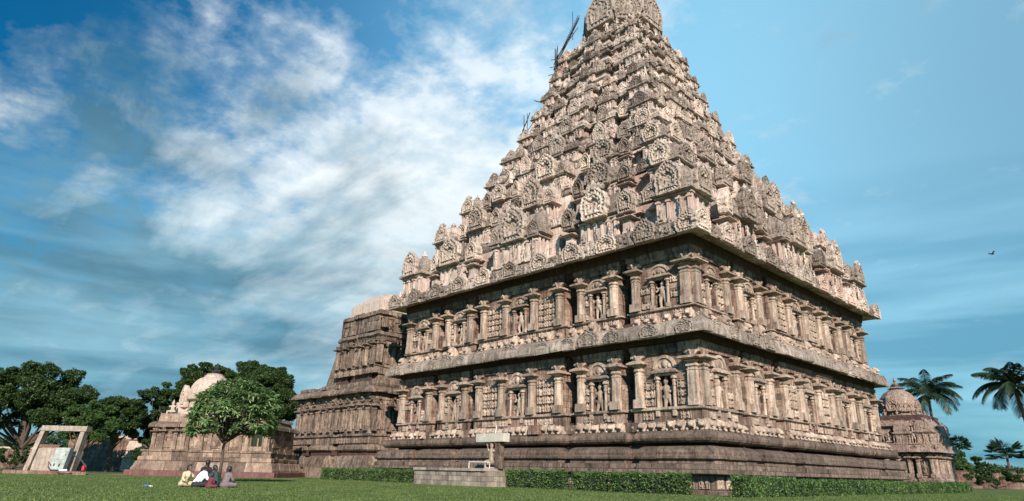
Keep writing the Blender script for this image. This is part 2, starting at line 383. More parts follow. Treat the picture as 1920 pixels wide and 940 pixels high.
def statue_mesh(seed, mat='fig', seated=False, arms4=False):
    r = random.Random(seed); b = MB()
    hip = (r.uniform(-.07, .07), 0, .95 if not seated else .35)
    sh = (hip[0]+r.uniform(-.05, .05), 0, hip[2]+.47)
    b.caps(hip, (sh[0], 0, sh[2]-.05), .17, .20); b.caps((sh[0]-.2, 0, sh[2]), (sh[0]+.2, 0, sh[2]), .09, .09)
    hd = (sh[0]+r.uniform(-.04, .04), -.03, sh[2]+.28); b.ball(hd, .145, 10, 8, (1, 1, 1.2)); b.caps((sh[0], 0, sh[2]), hd, .07, .07)
    b.caps((hd[0], 0, hd[2]+.1), (hd[0], 0, hd[2]+.34), .125, .05)
    for s_ in (-1, 1):
        if seated:
            k = (hip[0]+s_*.38, -.22, .30); b.caps((hip[0]+s_*.1, 0, .33), k, .13, .10); b.caps(k, (hip[0]-s_*.02, -.33, .22) if s_ > 0 else (k[0], -.26, 0.02), .09, .07)
        else:
            k = (hip[0]+s_*(.13+r.uniform(0, .12)), -.08*r.random(), .50); fo = (hip[0]+s_*.14, 0, .06)
            b.caps((hip[0]+s_*.1, 0, .92), k, .135, .095); b.caps(k, fo, .095, .065); b.caps(fo, (fo[0]+s_*.03, -.14, .04), .06, .05)
        e = (sh[0]+s_*.36, -.02, sh[2]-.22+r.uniform(-.05, .3)); hnd = (e[0]+s_*r.uniform(-.18, .05), -.12, e[2]+r.uniform(-.25, .28))
        b.caps((sh[0]+s_*.22, 0, sh[2]), e, .075, .06); b.caps(e, hnd, .06, .055); b.ball(hnd, .075)
        if arms4:
            e = (sh[0]+s_*.42, .02, sh[2]+.05); hnd = (e[0]+s_*.05, .0, e[2]+.3); b.caps((sh[0]+s_*.2, .03, sh[2]), e, .065, .055); b.caps(e, hnd, .055, .05); b.ball(hnd, .10)
    b.caps((hip[0]-.2, -.03, hip[2]), (hip[0]+.2, -.03, hip[2]), .10, .10)
    b.box(-.42, .42, -.22, .25, -.06, .07)
    return fuse(b, 'statue', mat, .038, .30)
STAT = [statue_mesh(i, arms4=i % 2 == 0) for i in range(5)]
SEAT = [statue_mesh(20+i, 'fig', True, i == 1) for i in range(3)]
TSTAT = [statue_mesh(40+i, 'carved', i % 2 == 1, i == 2) for i in range(4)]
def lion_mesh(seed, mat='fig'):
    r = random.Random(seed); b = MB()
    b.ball((0, -.10, .34), .22, 10, 8); b.ball((0, -.28, .28), .13, 8, 6, (1.1, 1, .8)); b.ball((0, .08, .30), .27, 10, 8, (.95, 1, 1))
    for s_ in (-1, 1):
        b.ball((s_*.10, -.27, .40), .055); b.ball((s_*.17, -.06, .52), .07); b.caps((s_*.18, -.05, .22), (s_*(.19+r.uniform(0, .05)), -.2, .05), .09, .08)
        b.ball((s_*.2, -.26, .05), .08)
    b.box(-.26, .26, -.05, .3, 0, .18)
    return fuse(b, 'lion', mat, .032, .4)
LION = [lion_mesh(i) for i in range(3)]; LIONB = lion_mesh(9, 'base')

def pilaster_mesh(H, mat='pil', square=False, slim=1.0):
    b = MB(); s = slim; zs = H/3.2
    b.frus(.36*s, .33*s, 0, .35*s, .32*s, .52*zs)
    prof = [(.31*s, .52*zs), (.295*s, 2.0*zs), (.295*s, 2.02*zs), (.33*s, 2.03*zs), (.33*s, 2.09*zs), (.26*s, 2.11*zs), (.26*s, 2.18*zs), (.35*s, 2.26*zs), (.36*s, 2.34*zs),
            (.29*s, 2.42*zs), (.25*s, 2.46*zs), (.28*s, 2.50*zs), (.42*s, 2.57*zs), (.44*s, 2.60*zs)]
    b.lathe(prof, 4 if square else 8, rot=PI/4 if square else PI/8)
    if square: b.lathe([(.60*s, 2.64*zs), (.70*s, 2.70*zs), (.70*s, 2.78*zs), (.55*s, 2.86*zs), (.3*s, 2.9*zs)], 4, rot=PI/4)
    else: b.lathe([(.48*s, 2.60*zs), (.60*s, 2.66*zs), (.60*s, 2.76*zs), (.44*s, 2.85*zs), (.3*s, 2.92*zs)], 4, rot=PI/4)
    b.frus(.26*s, .26*s, 2.90*zs, .33*s, .32*s, H)
    b.add([(-.52*s, -.2*s, H), (-.52*s, .2*s, H), (.52*s, .2*s, H), (.52*s, -.2*s, H), (-.52*s, -.2*s, H-.10*zs), (-.52*s, .2*s, H-.10*zs), (.52*s, .2*s, H-.10*zs), (.52*s, -.2*s, H-.10*zs),
           (-.2*s, -.2*s, 2.92*zs), (-.2*s, .2*s, 2.92*zs), (.2*s, .2*s, 2.92*zs), (.2*s, -.2*s, 2.92*zs)],
          [(0, 1, 2, 3), (0, 4, 5, 1), (3, 2, 6, 7), (4, 8, 9, 5), (7, 6, 10, 11), (0, 3, 7, 11, 8, 4), (1, 5, 9, 10, 6, 2)])
    b.caps((0, -.30*s, 2.95*zs), (0, -.42*s, H-.05), .07*s, .09*s, 6)
    return b.mesh('pilaster', mat)
def niche_mesh(wd, H, mat='pil'):
    "door-like frame: two small pillars, eave slab and round gable above; opening wd wide, H high"
    b = MB()
    for s_ in (-1, 1):
        x = s_*(wd/2+.12)
        b.box(x-.13, x+.13, -.20, .1, 0, .28); b.lathe([(.095, .28), (.085, H*.72), (.12, H*.74), (.12, H*.78), (.08, H*.80), (.13, H*.86), (.10, H*.89), (.20, H*.92), (.20, H*.96), (.10, H)], 8, x, -.06)
    W = wd/2+.36
    b.box(-W+.08, W-.08, -.16, .1, H+.004, H+.12)
    b.add([(-W-.1, -.34, H+.13), (W+.1, -.34, H+.13), (W+.1, .1, H+.13), (-W-.1, .1, H+.13), (-W-.1, -.36, H+.19), (W+.1, -.36, H+.19), (W-.1, -.10, H+.36), (-W+.1, -.10, H+.36), (W-.1, .1, H+.36), (-W+.1, .1, H+.36), (W+.1, .1, H+.19), (-W-.1, .1, H+.19)],
          [(0, 3, 2, 1), (0, 1, 5, 4), (4, 5, 6, 7), (7, 6, 8, 9), (1, 2, 10, 5), (5, 10, 8, 6), (3, 0, 4, 11), (11, 4, 7, 9), (2, 3, 11, 9, 8, 10)])
    # round gable above the eave
    n = 14; R = W*.98; ro = []; 
    for k in range(n+1):
        a = PI*k/n; ro.append((R*math.cos(a)*(1.0 if 0 < k < n else 1.08), R*.82*math.sin(a)))
    z0 = H+.37
    vs = [(x, -.14, z0+z) for x, z in ro]+[(x*.78, -.16, z0+z*.78) for x, z in ro]+[(x*.74, -.07, z0+z*.74) for x, z in ro]+[(x, .12, z0+z) for x, z in ro]
    m_ = n+1; fs = []
    for k in range(n):
        fs += [(k, k+1, m_+k+1, m_+k), (m_+k, m_+k+1, 2*m_+k+1, 2*m_+k), (3*m_+k, 3*m_+k+1, k+1, k)]
    fs.append(tuple(2*m_+k for k in range(n, -1, -1))); b.add(vs, fs)
    b.ball((0, -.08, z0+R*.30), R*.26, 8, 6, (1, .6, 1)); b.ball((-R*.4, -.08, z0+R*.16), R*.15, 8, 6, (1, .6, 1)); b.ball((R*.4, -.08, z0+R*.16), R*.15, 8, 6, (1, .6, 1))
    return b.mesh('niche', mat)
def kuta_mesh(W, H, mat='tower', rmat='carved', barrel=0.0, pil=3):
    "little shrine: body with corner pilasters, cornice, domed or barrel roof; front at -W/2"
    b = MB(); h = W/2; bx = h*(1+barrel); zb = H*.42
    b.box(-bx*.86, bx*.86, -h*.86, h*.86, 0, zb); b.box(-bx*.96, bx*.96, -h*.96, h*.96, 0, H*.07)
    for i in range(pil+1):
        for sgn in (-1, 1):
            t = -1+2*i/pil
            x = t*bx*.80; b.box(x-.07*h, x+.07*h, sgn*h*.92-.04*h, sgn*h*.92+.04*h, H*.072, zb*.97); b.box(x-.13*h, x+.13*h, sgn*h*.94-.06*h, sgn*h*.94+.06*h, zb*.83, zb*.90)
            y = t*h*.80; b.box(sgn*bx*.9-.04*h, sgn*bx*.9+.04*h, y-.07*h, y+.07*h, H*.072, zb*.97)
    b.box(-bx*.98, bx*.98, -h*.98, h*.98, zb, zb+H*.03)
    body = b.mesh('shrine_body', mat)
    r = MB(); prof = [(1.02, 0), (1.14, .02), (1.15, .07), (1.04, .12), (.98, .135), (1.0, .16), (1.04, .26), (1.0, .37), (.9, .46), (.72, .53), (.45, .58), (.40, .585)]
    rings = []
    z0 = zb+H*.033; hh = H*.93-z0
    for k, (q, z) in enumerate(prof):
        zz = z0+hh*z/.585
        if barrel: px_, py_ = bx*(1.0+(q-1)*.35) if q < 1 else bx*(1+(q-1)*.6), h*q
        else: px_, py_ = h*q, h*q
        ring = []
        m_ = 8
        for (ax, ay, cx_, cy_) in ((-1, -1, 1, 0), (1, -1, 0, 1), (1, 1, -1, 0), (-1, 1, 0, -1)):
            for i in range(m_):
                t = 2*i/m_; e = 1.0-(.022*(i % 2) if q < 1.03 else 0)
                ring.append(((ax+cx_*t)*px_*e, (ay+cy_*t)*py_*e, zz))
        rings.append(ring)
    r.ring(rings)
    if barrel:
        for i in range(3): x = (-1+i)*bx*.62; r.lathe([(.08*h, H*.93), (.13*h, H*.96), (.05*h, H*1.0), (.10*h, H*1.03), (.0, H*1.10)], 8, x)
    else: r.lathe([(.36*h, H*.93), (.14*h, H*.96), (.10*h, H*.98), (.20*h, H*1.02), (.16*h, H*1.06), (.04*h, H*1.10), (.01*h, H*1.17)], 8)
    return body, r.mesh('shrine_roof', rmat)

CROWN = [crown_mesh(i, ('carved', 'tower')[i % 2]) for i in range(3)]
# ------------------------------------------------------------------ pools: the largest pieces are objects, the rest is joined
def size_at(c, s):
    d = np.array(c)-CP; return s/max(1.0, float(np.linalg.norm(d)))
class Temple:
    def __init__(s, root): s.root = root; s.pieces = {}; s.inst = {}; s.M = np.array(root.matrix_basis if False else Matrix.LocRotScale(root.location, root.rotation_euler, None))
    def wpos(s, c): return (s.M @ np.array([*c, 1]))[:3]
    def piece(s, name, parent, vs, fs, mat):
        V = np.array(vs); c = V.mean(0); sz = float(np.sort(np.ptp(V, 0))[1:].prod()**.5)
        s.pieces.setdefault(name, []).append((size_at(s.wpos(c), sz), parent, vs, fs, mat))
    def put(s, name, parent, me, k, u, d, z, scale=1, rz=0, jit=.02):
        if not hasattr(scale, '__len__'): scale = (scale,)*3
        scale = tuple(float(q)*random.uniform(1-jit, 1+jit) for q in scale)
        a = k*PI/2; x, y = u, -d; X, Y = x*math.cos(a)-y*math.sin(a), x*math.sin(a)+y*math.cos(a)
        key = name
        s.inst.setdefault(key, []).append((size_at(s.wpos((X, Y, z)), max(scale)), parent, me, (X, Y, z), a+rz+random.uniform(-.02, .02), scale))
    def finish(s, cap=280):
        for name, L in s.pieces.items():
            L.sort(key=lambda q: -q[0])
            for i, (_, par, vs, fs, mat) in enumerate(L[:cap]):
                b = MB(); b.v = list(vs); b.f = list(fs); link(name, b.mesh(name, mat), par)
            rest = L[cap:]
            if rest:
                mats = sorted({q[4] for q in rest}); b = MB(); mi = []
                for (_, par, vs, fs, mat) in rest: b.add(vs, fs); mi += [mats.index(mat)]*len(fs)
                me = b.mesh(name); [me.materials.append(M[m_]) for m_ in mats]; me.polygons.foreach_set('material_index', mi)
                link(name, me, s.root, kind='stuff')
        for name, L in s.inst.items():
            L.sort(key=lambda q: -q[0])
            for (_, par, me, loc, rz, scl) in L[:cap]: link(name, me, par, loc, rz, scl)
            rest = L[cap:]
            if rest:
                Vs, loops, starts, mi, mats = [], [], [], [], []; vo = lo = 0
                for (_, par, me, loc, rz, scl) in rest:
                    if not hasattr(s, 'cache'): s.cache = {}
                    if me.name not in s.cache:
                        co = np.empty(len(me.vertices)*3, np.float32); me.vertices.foreach_get('co', co)
                        lv = np.empty(len(me.loops), np.int32); me.loops.foreach_get('vertex_index', lv)
                        ls = np.empty(len(me.polygons), np.int32); me.polygons.foreach_get('loop_start', ls)
                        s.cache[me.name] = (co.reshape(-1, 3), lv, ls)
                    co, lv, ls = s.cache[me.name]; q = co*np.array(scl, np.float32); c_, s_ = math.cos(rz), math.sin(rz)
                    Vs.append(np.stack([q[:, 0]*c_-q[:, 1]*s_+loc[0], q[:, 0]*s_+q[:, 1]*c_+loc[1], q[:, 2]+loc[2]], 1))
                    loops.append(lv+vo); starts.append(ls+lo); vo += len(co); lo += len(lv)
                    m0 = me.materials[0].name
                    if m0 not in mats: mats.append(m0)
                    mi += [mats.index(m0)]*len(ls)
                me = bpy.data.meshes.new(name); V = np.vstack(Vs); lv = np.concatenate(loops); ls = np.concatenate(starts)
                me.vertices.add(len(V)); me.vertices.foreach_set('co', V.astype(np.float32).ravel())
                me.loops.add(len(lv)); me.loops.foreach_set('vertex_index', lv.astype(np.int32))
                me.polygons.add(len(ls)); me.polygons.foreach_set('loop_start', ls.astype(np.int32)); me.update(calc_edges=True)
                [me.materials.append(bpy.data.materials[m_]) for m_ in mats]; me.polygons.foreach_set('material_index', mi)
                link(name, me, s.root, kind='stuff')

# plan polygons ------------------------------------------------------
def rotk(k, u, d):
    a = k % 4; x, y = u, -d
    return ((x, y), (-y, x), (-x, -y), (y, -x))[a]
def plan(A, bays, rec, cu=0.0):
    "closed counter-clockwise outline; returns list of points per face"
    faces = []
    for k in range(4):
        pts = [(-A, A)]
        for i, (u0, u1, off) in enumerate(bays):
            if i > 0: pts += [(u0*A, A-rec), (u0*A, A+off)]
            if i < len(bays)-1: pts += [(u1*A, A+off), (u1*A, A-rec)]
        faces.append([rotk(k, *p) for p in pts])
    return faces
def edge_n(a, b):
    dx, dy = b[0]-a[0], b[1]-a[1]; L = math.hypot(dx, dy); return (dy/L, -dx/L), L
def stations(P, vis=(0, 1)):
    flat = [p for f in P for p in f]; n = len(flat); cnt = [len(f) for f in P]
    i0 = sum(cnt[:vis[0]]); i1 = sum(cnt[:vis[-1]+1])
    return flat, n, i0, i1
def course(TP, name, parent, P, prof, L, mat, gap=.028, jit=.012, vis=(0, 1), back=True, cutmin=.9, backo=-.7):
    flat, n, i0, i1 = stations(P, vis)
    def miter(i):
        n1, _ = edge_n(flat[(i-1) % n], flat[i % n]); n2, _ = edge_n(flat[i % n], flat[(i+1) % n])
        mx, my = n1[0]+n2[0], n1[1]+n2[1]
        if abs(n1[0]*n2[0]+n1[1]*n2[1]) > .9: mx, my = n1
        return mx, my
    st = []
    for i in range(i0, i1):
        a, b = flat[i % n], flat[(i+1) % n]; nn, ln = edge_n(a, b); t = ((b[0]-a[0])/ln, (b[1]-a[1])/ln)
        st.append(('v', a, miter(i), t))
        if ln > cutmin:
            q = max(1, round(ln/L)); 
            for j in range(q):
                f = (j+.5)/q+(random.uniform(-.12, .12)/q if q > 1 else 0)
                st.append(('c', (a[0]+t[0]*ln*f, a[1]+t[1]*ln*f), nn, t))
    e = flat[i1 % n]; st.append(('v', e, miter(i1), st[-1][3]))
    lo = [p for p in prof]; pr = lo+[(backo, lo[-1][1]), (backo, lo[0][1])]
    m_ = len(pr)
    def emit(seq, g0, g1):
        o = random.uniform(-jit, jit); dz = random.uniform(-jit, jit)*.5; vs = []
        for idx, (ty, p, mm, t) in enumerate(seq):
            sh = g0 if idx == 0 else (-g1 if idx == len(seq)-1 else 0)
            for (of, z) in pr:
                oo = of+o if of > backo else of
                vj = jit*.45 if of > backo+.05 else 0; a1, a2 = random.uniform(-vj, vj), random.uniform(-vj, vj)
                vs.append((p[0]+mm[0]*(oo+a1)+t[0]*sh, p[1]+mm[1]*(oo+a1)+t[1]*sh, z+dz+a2))
        fs = []
        for j in range(len(seq)-1):
            for i in range(m_):
                a, b = j*m_+i, j*m_+(i+1) % m_; fs.append((a, a+m_, b+m_, b))
        fs.append(tuple(range(m_))); fs.append(tuple((len(seq)-1)*m_+i for i in range(m_-1, -1, -1)))
        TP.piece(name, parent, vs, fs, mat)
    cur = [st[0]]; first = True
    for x in st[1:]:
        cur.append(x)
        if x[0] == 'c': emit(cur, 0 if first else gap/2, gap/2); cur = [x]; first = False
    emit(cur, gap/2 if not first else 0, 0)
    if back and i1-i0 < n:
        seq = [('v', flat[i % n], miter(i), (0, 0)) for i in range(i1, i0+n+1)]
        vs = []; 
        for (ty, p, mm, t) in seq:
            for of, z in pr: vs.append((p[0]+mm[0]*of, p[1]+mm[1]*of, z))
        fs = [(j*m_+i, (j+1)*m_+i, (j+1)*m_+(i+1) % m_, j*m_+(i+1) % m_) for j in range(len(seq)-1) for i in range(m_)]
        b = MB(); b.add(vs, fs); link('rear_course', b.mesh('rear_course', mat), parent)
def core(name, parent, P, off, z0, z1, mat, kind=None):
    flat, n, _, _ = stations(P); b = MB(); rings = []
    for z in (z0, z1):
        r = []
        for i in range(n):
            n1, _ = edge_n(flat[(i-1) % n], flat[i]); n2, _ = edge_n(flat[i], flat[(i+1) % n]); r.append((flat[i][0]+(n1[0]+n2[0])*off, flat[i][1]+(n1[1]+n2[1])*off, z))
        rings.append(r)
    b.ring(rings); return link(name, b.mesh(name, mat), parent)
def blocks(TP, name, parent, p0, t, nrm, ln, z0, z1, ch, bl, mat, openings=(), thick=.4, proud=.02):
    nz = max(1, round((z1-z0)/ch)); hz = (z1-z0)/nz
    for j in range(nz):
        za, zb = z0+j*hz+.009, z0+(j+1)*hz-.009; u = 0.006
        spans = [(0.006, ln-.006)]
        for (a, b, c, d) in openings:
            if (za+zb)/2 > c and (za+zb)/2 < d:
                ns = []
                for (s0, s1) in spans:
                    if b <= s0 or a >= s1: ns.append((s0, s1)); continue
                    if a-s0 > .08: ns.append((s0, a))
                    if s1-b > .08: ns.append((b, s1))
                spans = ns
        for (s0, s1) in spans:
            q = max(1, round((s1-s0)/bl)); cuts = [s0]+[s0+(s1-s0)*((i+random.uniform(-.2, .2)+(.25 if j % 2 else -.25)*(q > 1))/q) for i in range(1, q)]+[s1]
            for a, b in zip(cuts[:-1], cuts[1:]):
                pr = random.uniform(.004, proud); g = .009
                vs = []
                for (uu, dd, zz) in ((a+g, pr, za), (b-g, pr, za), (b-g, -thick, za), (a+g, -thick, za), (a+g, pr, zb), (b-g, pr, zb), (b-g, -thick, zb), (a+g, -thick, zb)):
                    vs.append((p0[0]+t[0]*uu+nrm[0]*dd, p0[1]+t[1]*uu+nrm[1]*dd, zz))
                TP.piece(name, parent, vs, [(0, 3, 2, 1), (4, 5, 6, 7), (0, 1, 5, 4), (1, 2, 6, 5), (2, 3, 7, 6), (3, 0, 4, 7)], mat)
def block_faces(TP, name, parent, P, off, z0, z1, ch, bl, mat, vis=(0, 1), openings=None, thick=.4, proud=.02):
    flat, n, i0, i1 = stations(P, vis)
    for i in range(i0, i1):
        a, b = flat[i], flat[(i+1) % n]
        n1, _ = edge_n(flat[(i-1) % n], a); n2, ln = edge_n(a, b); n3, _ = edge_n(b, flat[(i+2) % n])
        a2 = (a[0]+(n1[0]+n2[0])*off, a[1]+(n1[1]+n2[1])*off); b2 = (b[0]+(n3[0]+n2[0])*off, b[1]+(n3[1]+n2[1])*off)
        L = math.hypot(b2[0]-a2[0], b2[1]-a2[1]); t = ((b2[0]-a2[0])/L, (b2[1]-a2[1])/L)
        op = openings(i-i0, a2, L) if openings else ()
        blocks(TP, name, parent, a2, t, n2, L, z0, z1, ch, bl, mat, op, thick, proud)

# ================================================================== THE GREAT TEMPLE TOWER
root = thing('temple_tower', 'towering pyramid-shaped brown stone temple covered in carvings, filling the middle of the lawn', 'temple')
TP = Temple(root)
def part(name, me=None): return link(name, me, root)
B5 = [(-1, -.695, 0), (-.628, -.378, 0), (-.306, .306, .18), (.378, .628, 0), (.695, 1, 0)]
B5p = [(-1, -.687, 0), (-.638, -.364, 0), (-.316, .316, .15), (.364, .638, 0), (.687, 1, 0)]
ONE = [(-1, 1, 0)]

# ---- plinth
PL = part('plinth')
core('plinth_core', PL, plan(15.0, ONE, 0), 0, 0, 4.3, 'core')
blk = plan(16.42, [(-1, -.80, 0), (-.62, -.40, 0), (-.26, .26, 0), (.40, .62, 0), (.80, 1, 0)], .12)
course(TP, 'base_stone', PL, plan(16.9, ONE, 0), [(.0, 0), (.0, .14), (-.10, .17), (-.14, .24)], 2.2, 'base')
block_faces(TP, 'base_panel_stone', PL, blk, 0, .25, 1.02, .78, .8, 'base', thick=.5, proud=.03)
for k in (0, 1):
    for i in range(34):
        u = -15.9+i*.96
        if k == 0 and u < 5: continue
        TP.put('relief_panel', PL, panel(1 if i % 3 else 2, 1, i % 4, 'fig'), k, u, 16.44, .30, (.62, .7, .66))
course(TP, 'ledge_stone', PL, plan(16.95, ONE, 0), [(-.45, 1.025), (-.02, 1.07), (0, 1.1), (0, 1.26), (-.03, 1.3)], 2.4, 'base')
course(TP, 'ledge_stone', PL, plan(16.75, B5p, .25), [(0, 1.304), (.02, 1.34), (.02, 1.58), (-.06, 1.62)], 2.0, 'base')
jag = [(-.10, 1.624), (-.12, 1.80), (-.06, 1.84), (.06, 1.90), (.08, 2.00), (.02, 2.06), (-.02, 2.12), (.0, 2.24), (-.06, 2.40), (-.18, 2.52), (-.34, 2.59), (-.52, 2.61)]
course(TP, 'swelling_base_stone', PL, plan(16.70, B5p, .75), jag, 2.1, 'base', jit=.02)
course(TP, 'recessed_stone', PL, plan(15.25, ONE, 0), [(0, 2.614), (0, 2.84)], 1.4, 'core')  # dark core stone paints the shade between the mouldings
tor = [(-.42, 2.80), (-.16, 2.82), (-.02, 2.92), (.06, 3.06), (.07, 3.20), (.02, 3.34), (-.10, 3.45), (-.30, 3.49), (-.5, 3.50)]
course(TP, 'rounded_moulding_stone', PL, plan(16.30, B5p, .75), tor, 2.3, 'base', jit=.02)
course(TP, 'recessed_stone', PL, plan(15.55, ONE, 0), [(0, 3.504), (0, 4.1)], 1.3, 'base')
for k in (0, 1):
    for (a, b_, off) in B5:
        A = 15.85; n_ = max(3, round((b_-a)*A/.66))
        for i in range(n_):
            u = (a+(b_-a)*(i+.5)/n_)*A
            TP.put('lion_carving', PL, LION[random.randrange(3)], k, u, A-.18+off, 3.50, (random.uniform(1.05, 1.3), 1.15, random.uniform(.95, 1.2)), random.uniform(-.25, .25), .06)
    for g in (-.66, -.34, .34, .66):
        TP.put('lion_carving', PL, LION[0], k, g*15.85, 15.2, 3.5, 1.0)

# ---- storeys
def storey(nm, A, zf, zp, zl, zs, zt, za, zc, lower):
    S = part(nm)
    P = plan(A, B5, 1.35); 
    core('wall_core', S, plan(A, [(-1, -.695, 0), (-.628, -.378, 0), (-.306, .306, 0), (.378, .628, 0), (.695, 1, 0)], 1.35), -.72, zf, zc, 'core')
    # pedestal course, ledge
    course(TP, 'pedestal_stone', S, P, [(.10, zf+.004), (.10, zp-.004)], 1.5, 'wall', backo=-.5)
    course(TP, 'sill_stone', S, P, [(.12, zp), (.26, zp+.05), (.27, zl-.05), (.16, zl-.004)], 1.9, 'pil', backo=-.5)
    course(TP, 'architrave_stone', S, P, [(.16, zt+.004), (.16, zt+.28), (.24, zt+.30), (.24, za-.02), (.32, za)], 1.9, 'wall', backo=-.6)
    H = zt-zs
    PM = pilaster_mesh(H); PS = pilaster_mesh(H, square=True); 
    nh = H*.60; NI = niche_mesh(.95, nh); NC = niche_mesh(1.0, nh)
    ops = {}
    for k in (0, 1):
        for bi, (a, b_, off) in enumerate(B5):
            u0, u1 = a*A, b_*A; d = A+off; mid = (u0+u1)/2; L = u1-u0
            if bi == 2:
                cu = [u0+.42, u0+3.05, u1-3.05, u1-.42]
            elif bi in (0, 4): cu = [u0+.34, u1-.42] if bi == 0 else [u0+.42, u1-.34]
            else: cu = [u0+.42, u1-.42]
            for u in cu:
                edge = abs(abs(u)-(A-.34)) < .02
                TP.put('pilaster', S, PS if edge else PM, k, u, d+.10 if not edge else d+.02, zs, (1.0, 1.0, 1), 0, .008)
                if edge and False: pass
            # niche
            TP.put('niche_frame', S, NI if bi != 2 else NC, k, mid, d+.02, zs-(0.55 if lower else 0), (1, 1, 1.0 if not lower else (nh+.5)/nh*1.0), 0, .01)
            st = STAT[(bi+2*k+(0 if lower else 1)) % 5]
            if lower and bi == 2 and k == 1: st = SEAT[0]
            TP.put('statue', S, st, k, mid, d-.18, zs-(.50 if lower else -.02), (1.22, 1.1, (nh+.35 if lower else nh)/1.95), 0, .03)
            if bi in (1, 3) or bi in (0, 4):
                pw = (L/2-.75-.64); c0 = .78+pw/2
                if pw > .3:
                    for s_ in (-1, 1):
                        for j in range(4):
                            if random.random() < .72: TP.put('relief_panel', S, panel(1 if pw < .7 else 2, 1, random.randrange(5)), k, mid+s_*c0, d+.02, zs+.12+j*.50, (min(pw, .85), .8, .44), 0, .05)
                for s_ in (-1, 1): TP.put('relief_panel', S, panel(2, 1, random.randrange(4)), k, mid+s_*(L/2-1.0), d+.12, zf+.12, (.7, .6, zp-zf-.2))
            else:
                for s_ in (-1, 1):
                    cx = mid+s_*(L/2-1.72)
                    rows = 4 if lower else 5
                    for j in range(rows):
                        hh = (H*.72)/rows
                        for i in range(2): TP.put('relief_panel', S, panel(2, 1, random.randrange(5)), k, cx+(i-.5)*.86, d+.02, zs+.15+j*hh, (.82, 1.0, hh*.88), 0, .06)
                    TP.put('relief_panel', S, panel(3, 1, 1), k, cx, d+.12, zf+.12, (1.5, .6, zp-zf-.2))
                    TP.put('relief_panel', S, panel(3, 1, 2), k, cx+s_*-1.6, d+.12, zf+.12, (.9, .6, zp-zf-.2))
        # figures standing in the recesses
        for g in (-.6625, -.3385, .3385, .6625):
            for j in range(4): TP.put('relief_panel', S, panel(1, 1, random.randrange(5)), k, g*A, A-1.30, zs+.2+j*.62, (.62, 1.0, .55), 0, .05)
    def op(i, a2, L):
        # front edges of the bays carry a niche opening
        fl = i % 18
        if L > 2.5 and abs(L-L) < 1: 
            w_ = .50; return ((L/2-w_, L/2+w_, zs-.6, zs+nh),)
        return ()
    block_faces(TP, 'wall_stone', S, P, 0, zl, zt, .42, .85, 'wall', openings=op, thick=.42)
    if lower:
        pass
    return S
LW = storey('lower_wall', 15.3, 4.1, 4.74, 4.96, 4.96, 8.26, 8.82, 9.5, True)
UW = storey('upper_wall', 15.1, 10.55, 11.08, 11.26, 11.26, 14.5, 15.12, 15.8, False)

# ---- lower cornice (kapota)
KC = part('lower_cornice')
ks = [(-.8, 9.40), (-.20, 9.26), (-.08, 9.10), (.02, 9.12), (.05, 9.25), (.03, 9.50), (-.07, 9.76), (-.24, 9.98), (-.50, 10.16), (-.85, 10.25), (-1.3, 10.28)]
course(TP, 'cornice_stone', KC, plan(16.45, [(-1, -.67, 0), (-.65, -.34, 0), (-.33, .33, .10), (.34, .65, 0), (.67, 1, 0)], .06), ks, 1.75, 'kapota', gap=.06, jit=.075, backo=-1.5)
course(TP, 'soffit_stone', KC, plan(15.5, ONE, 0), [(0, 8.90), (.06, 9.35)], 2.2, 'core', backo=-1.2)  # shade under the eave painted with the dark core stone
core('cornice_core', KC, plan(15.2, ONE, 0), 0, 8.75, 10.56, 'core')
course(TP, 'cornice_top_stone', KC, plan(15.35, B5, .5), [(0, 10.275), (0, 10.55)], 1.4, 'wall', backo=-.4)
for k in (0, 1):
    for u in (-14.9, -12.6, -9.7, -7.7, -5.8, -3.4, 0, 3.4, 5.8, 7.7, 9.7, 12.6, 15.2):
        r_ = .62 if abs(u) not in (0, 7.7) else .80
        TP.put('kapota_gable', KC, FANK, k, u, 16.46, 9.12, (r_*1.1, .5, r_*.66), 0)
        TP.put('lion_carving', KC, LION[1], k, u, 15.75, 10.15, (1.0, 1.3, 1.15 if r_ < .7 else 1.5), 0)
    i = 0
    for (a, b_, off) in B5:
        n_ = max(3, round((b_-a)*15.3/.75))
        for q in range(n_):
            u = (a+(b_-a)*(q+.5)/n_)*15.3
            TP.put('lion_carving', KC, LION[random.randrange(3)], k, u, 15.35+off, 10.26, (.95, .8, random.uniform(.7, .95)), random.uniform(-.2, .2))

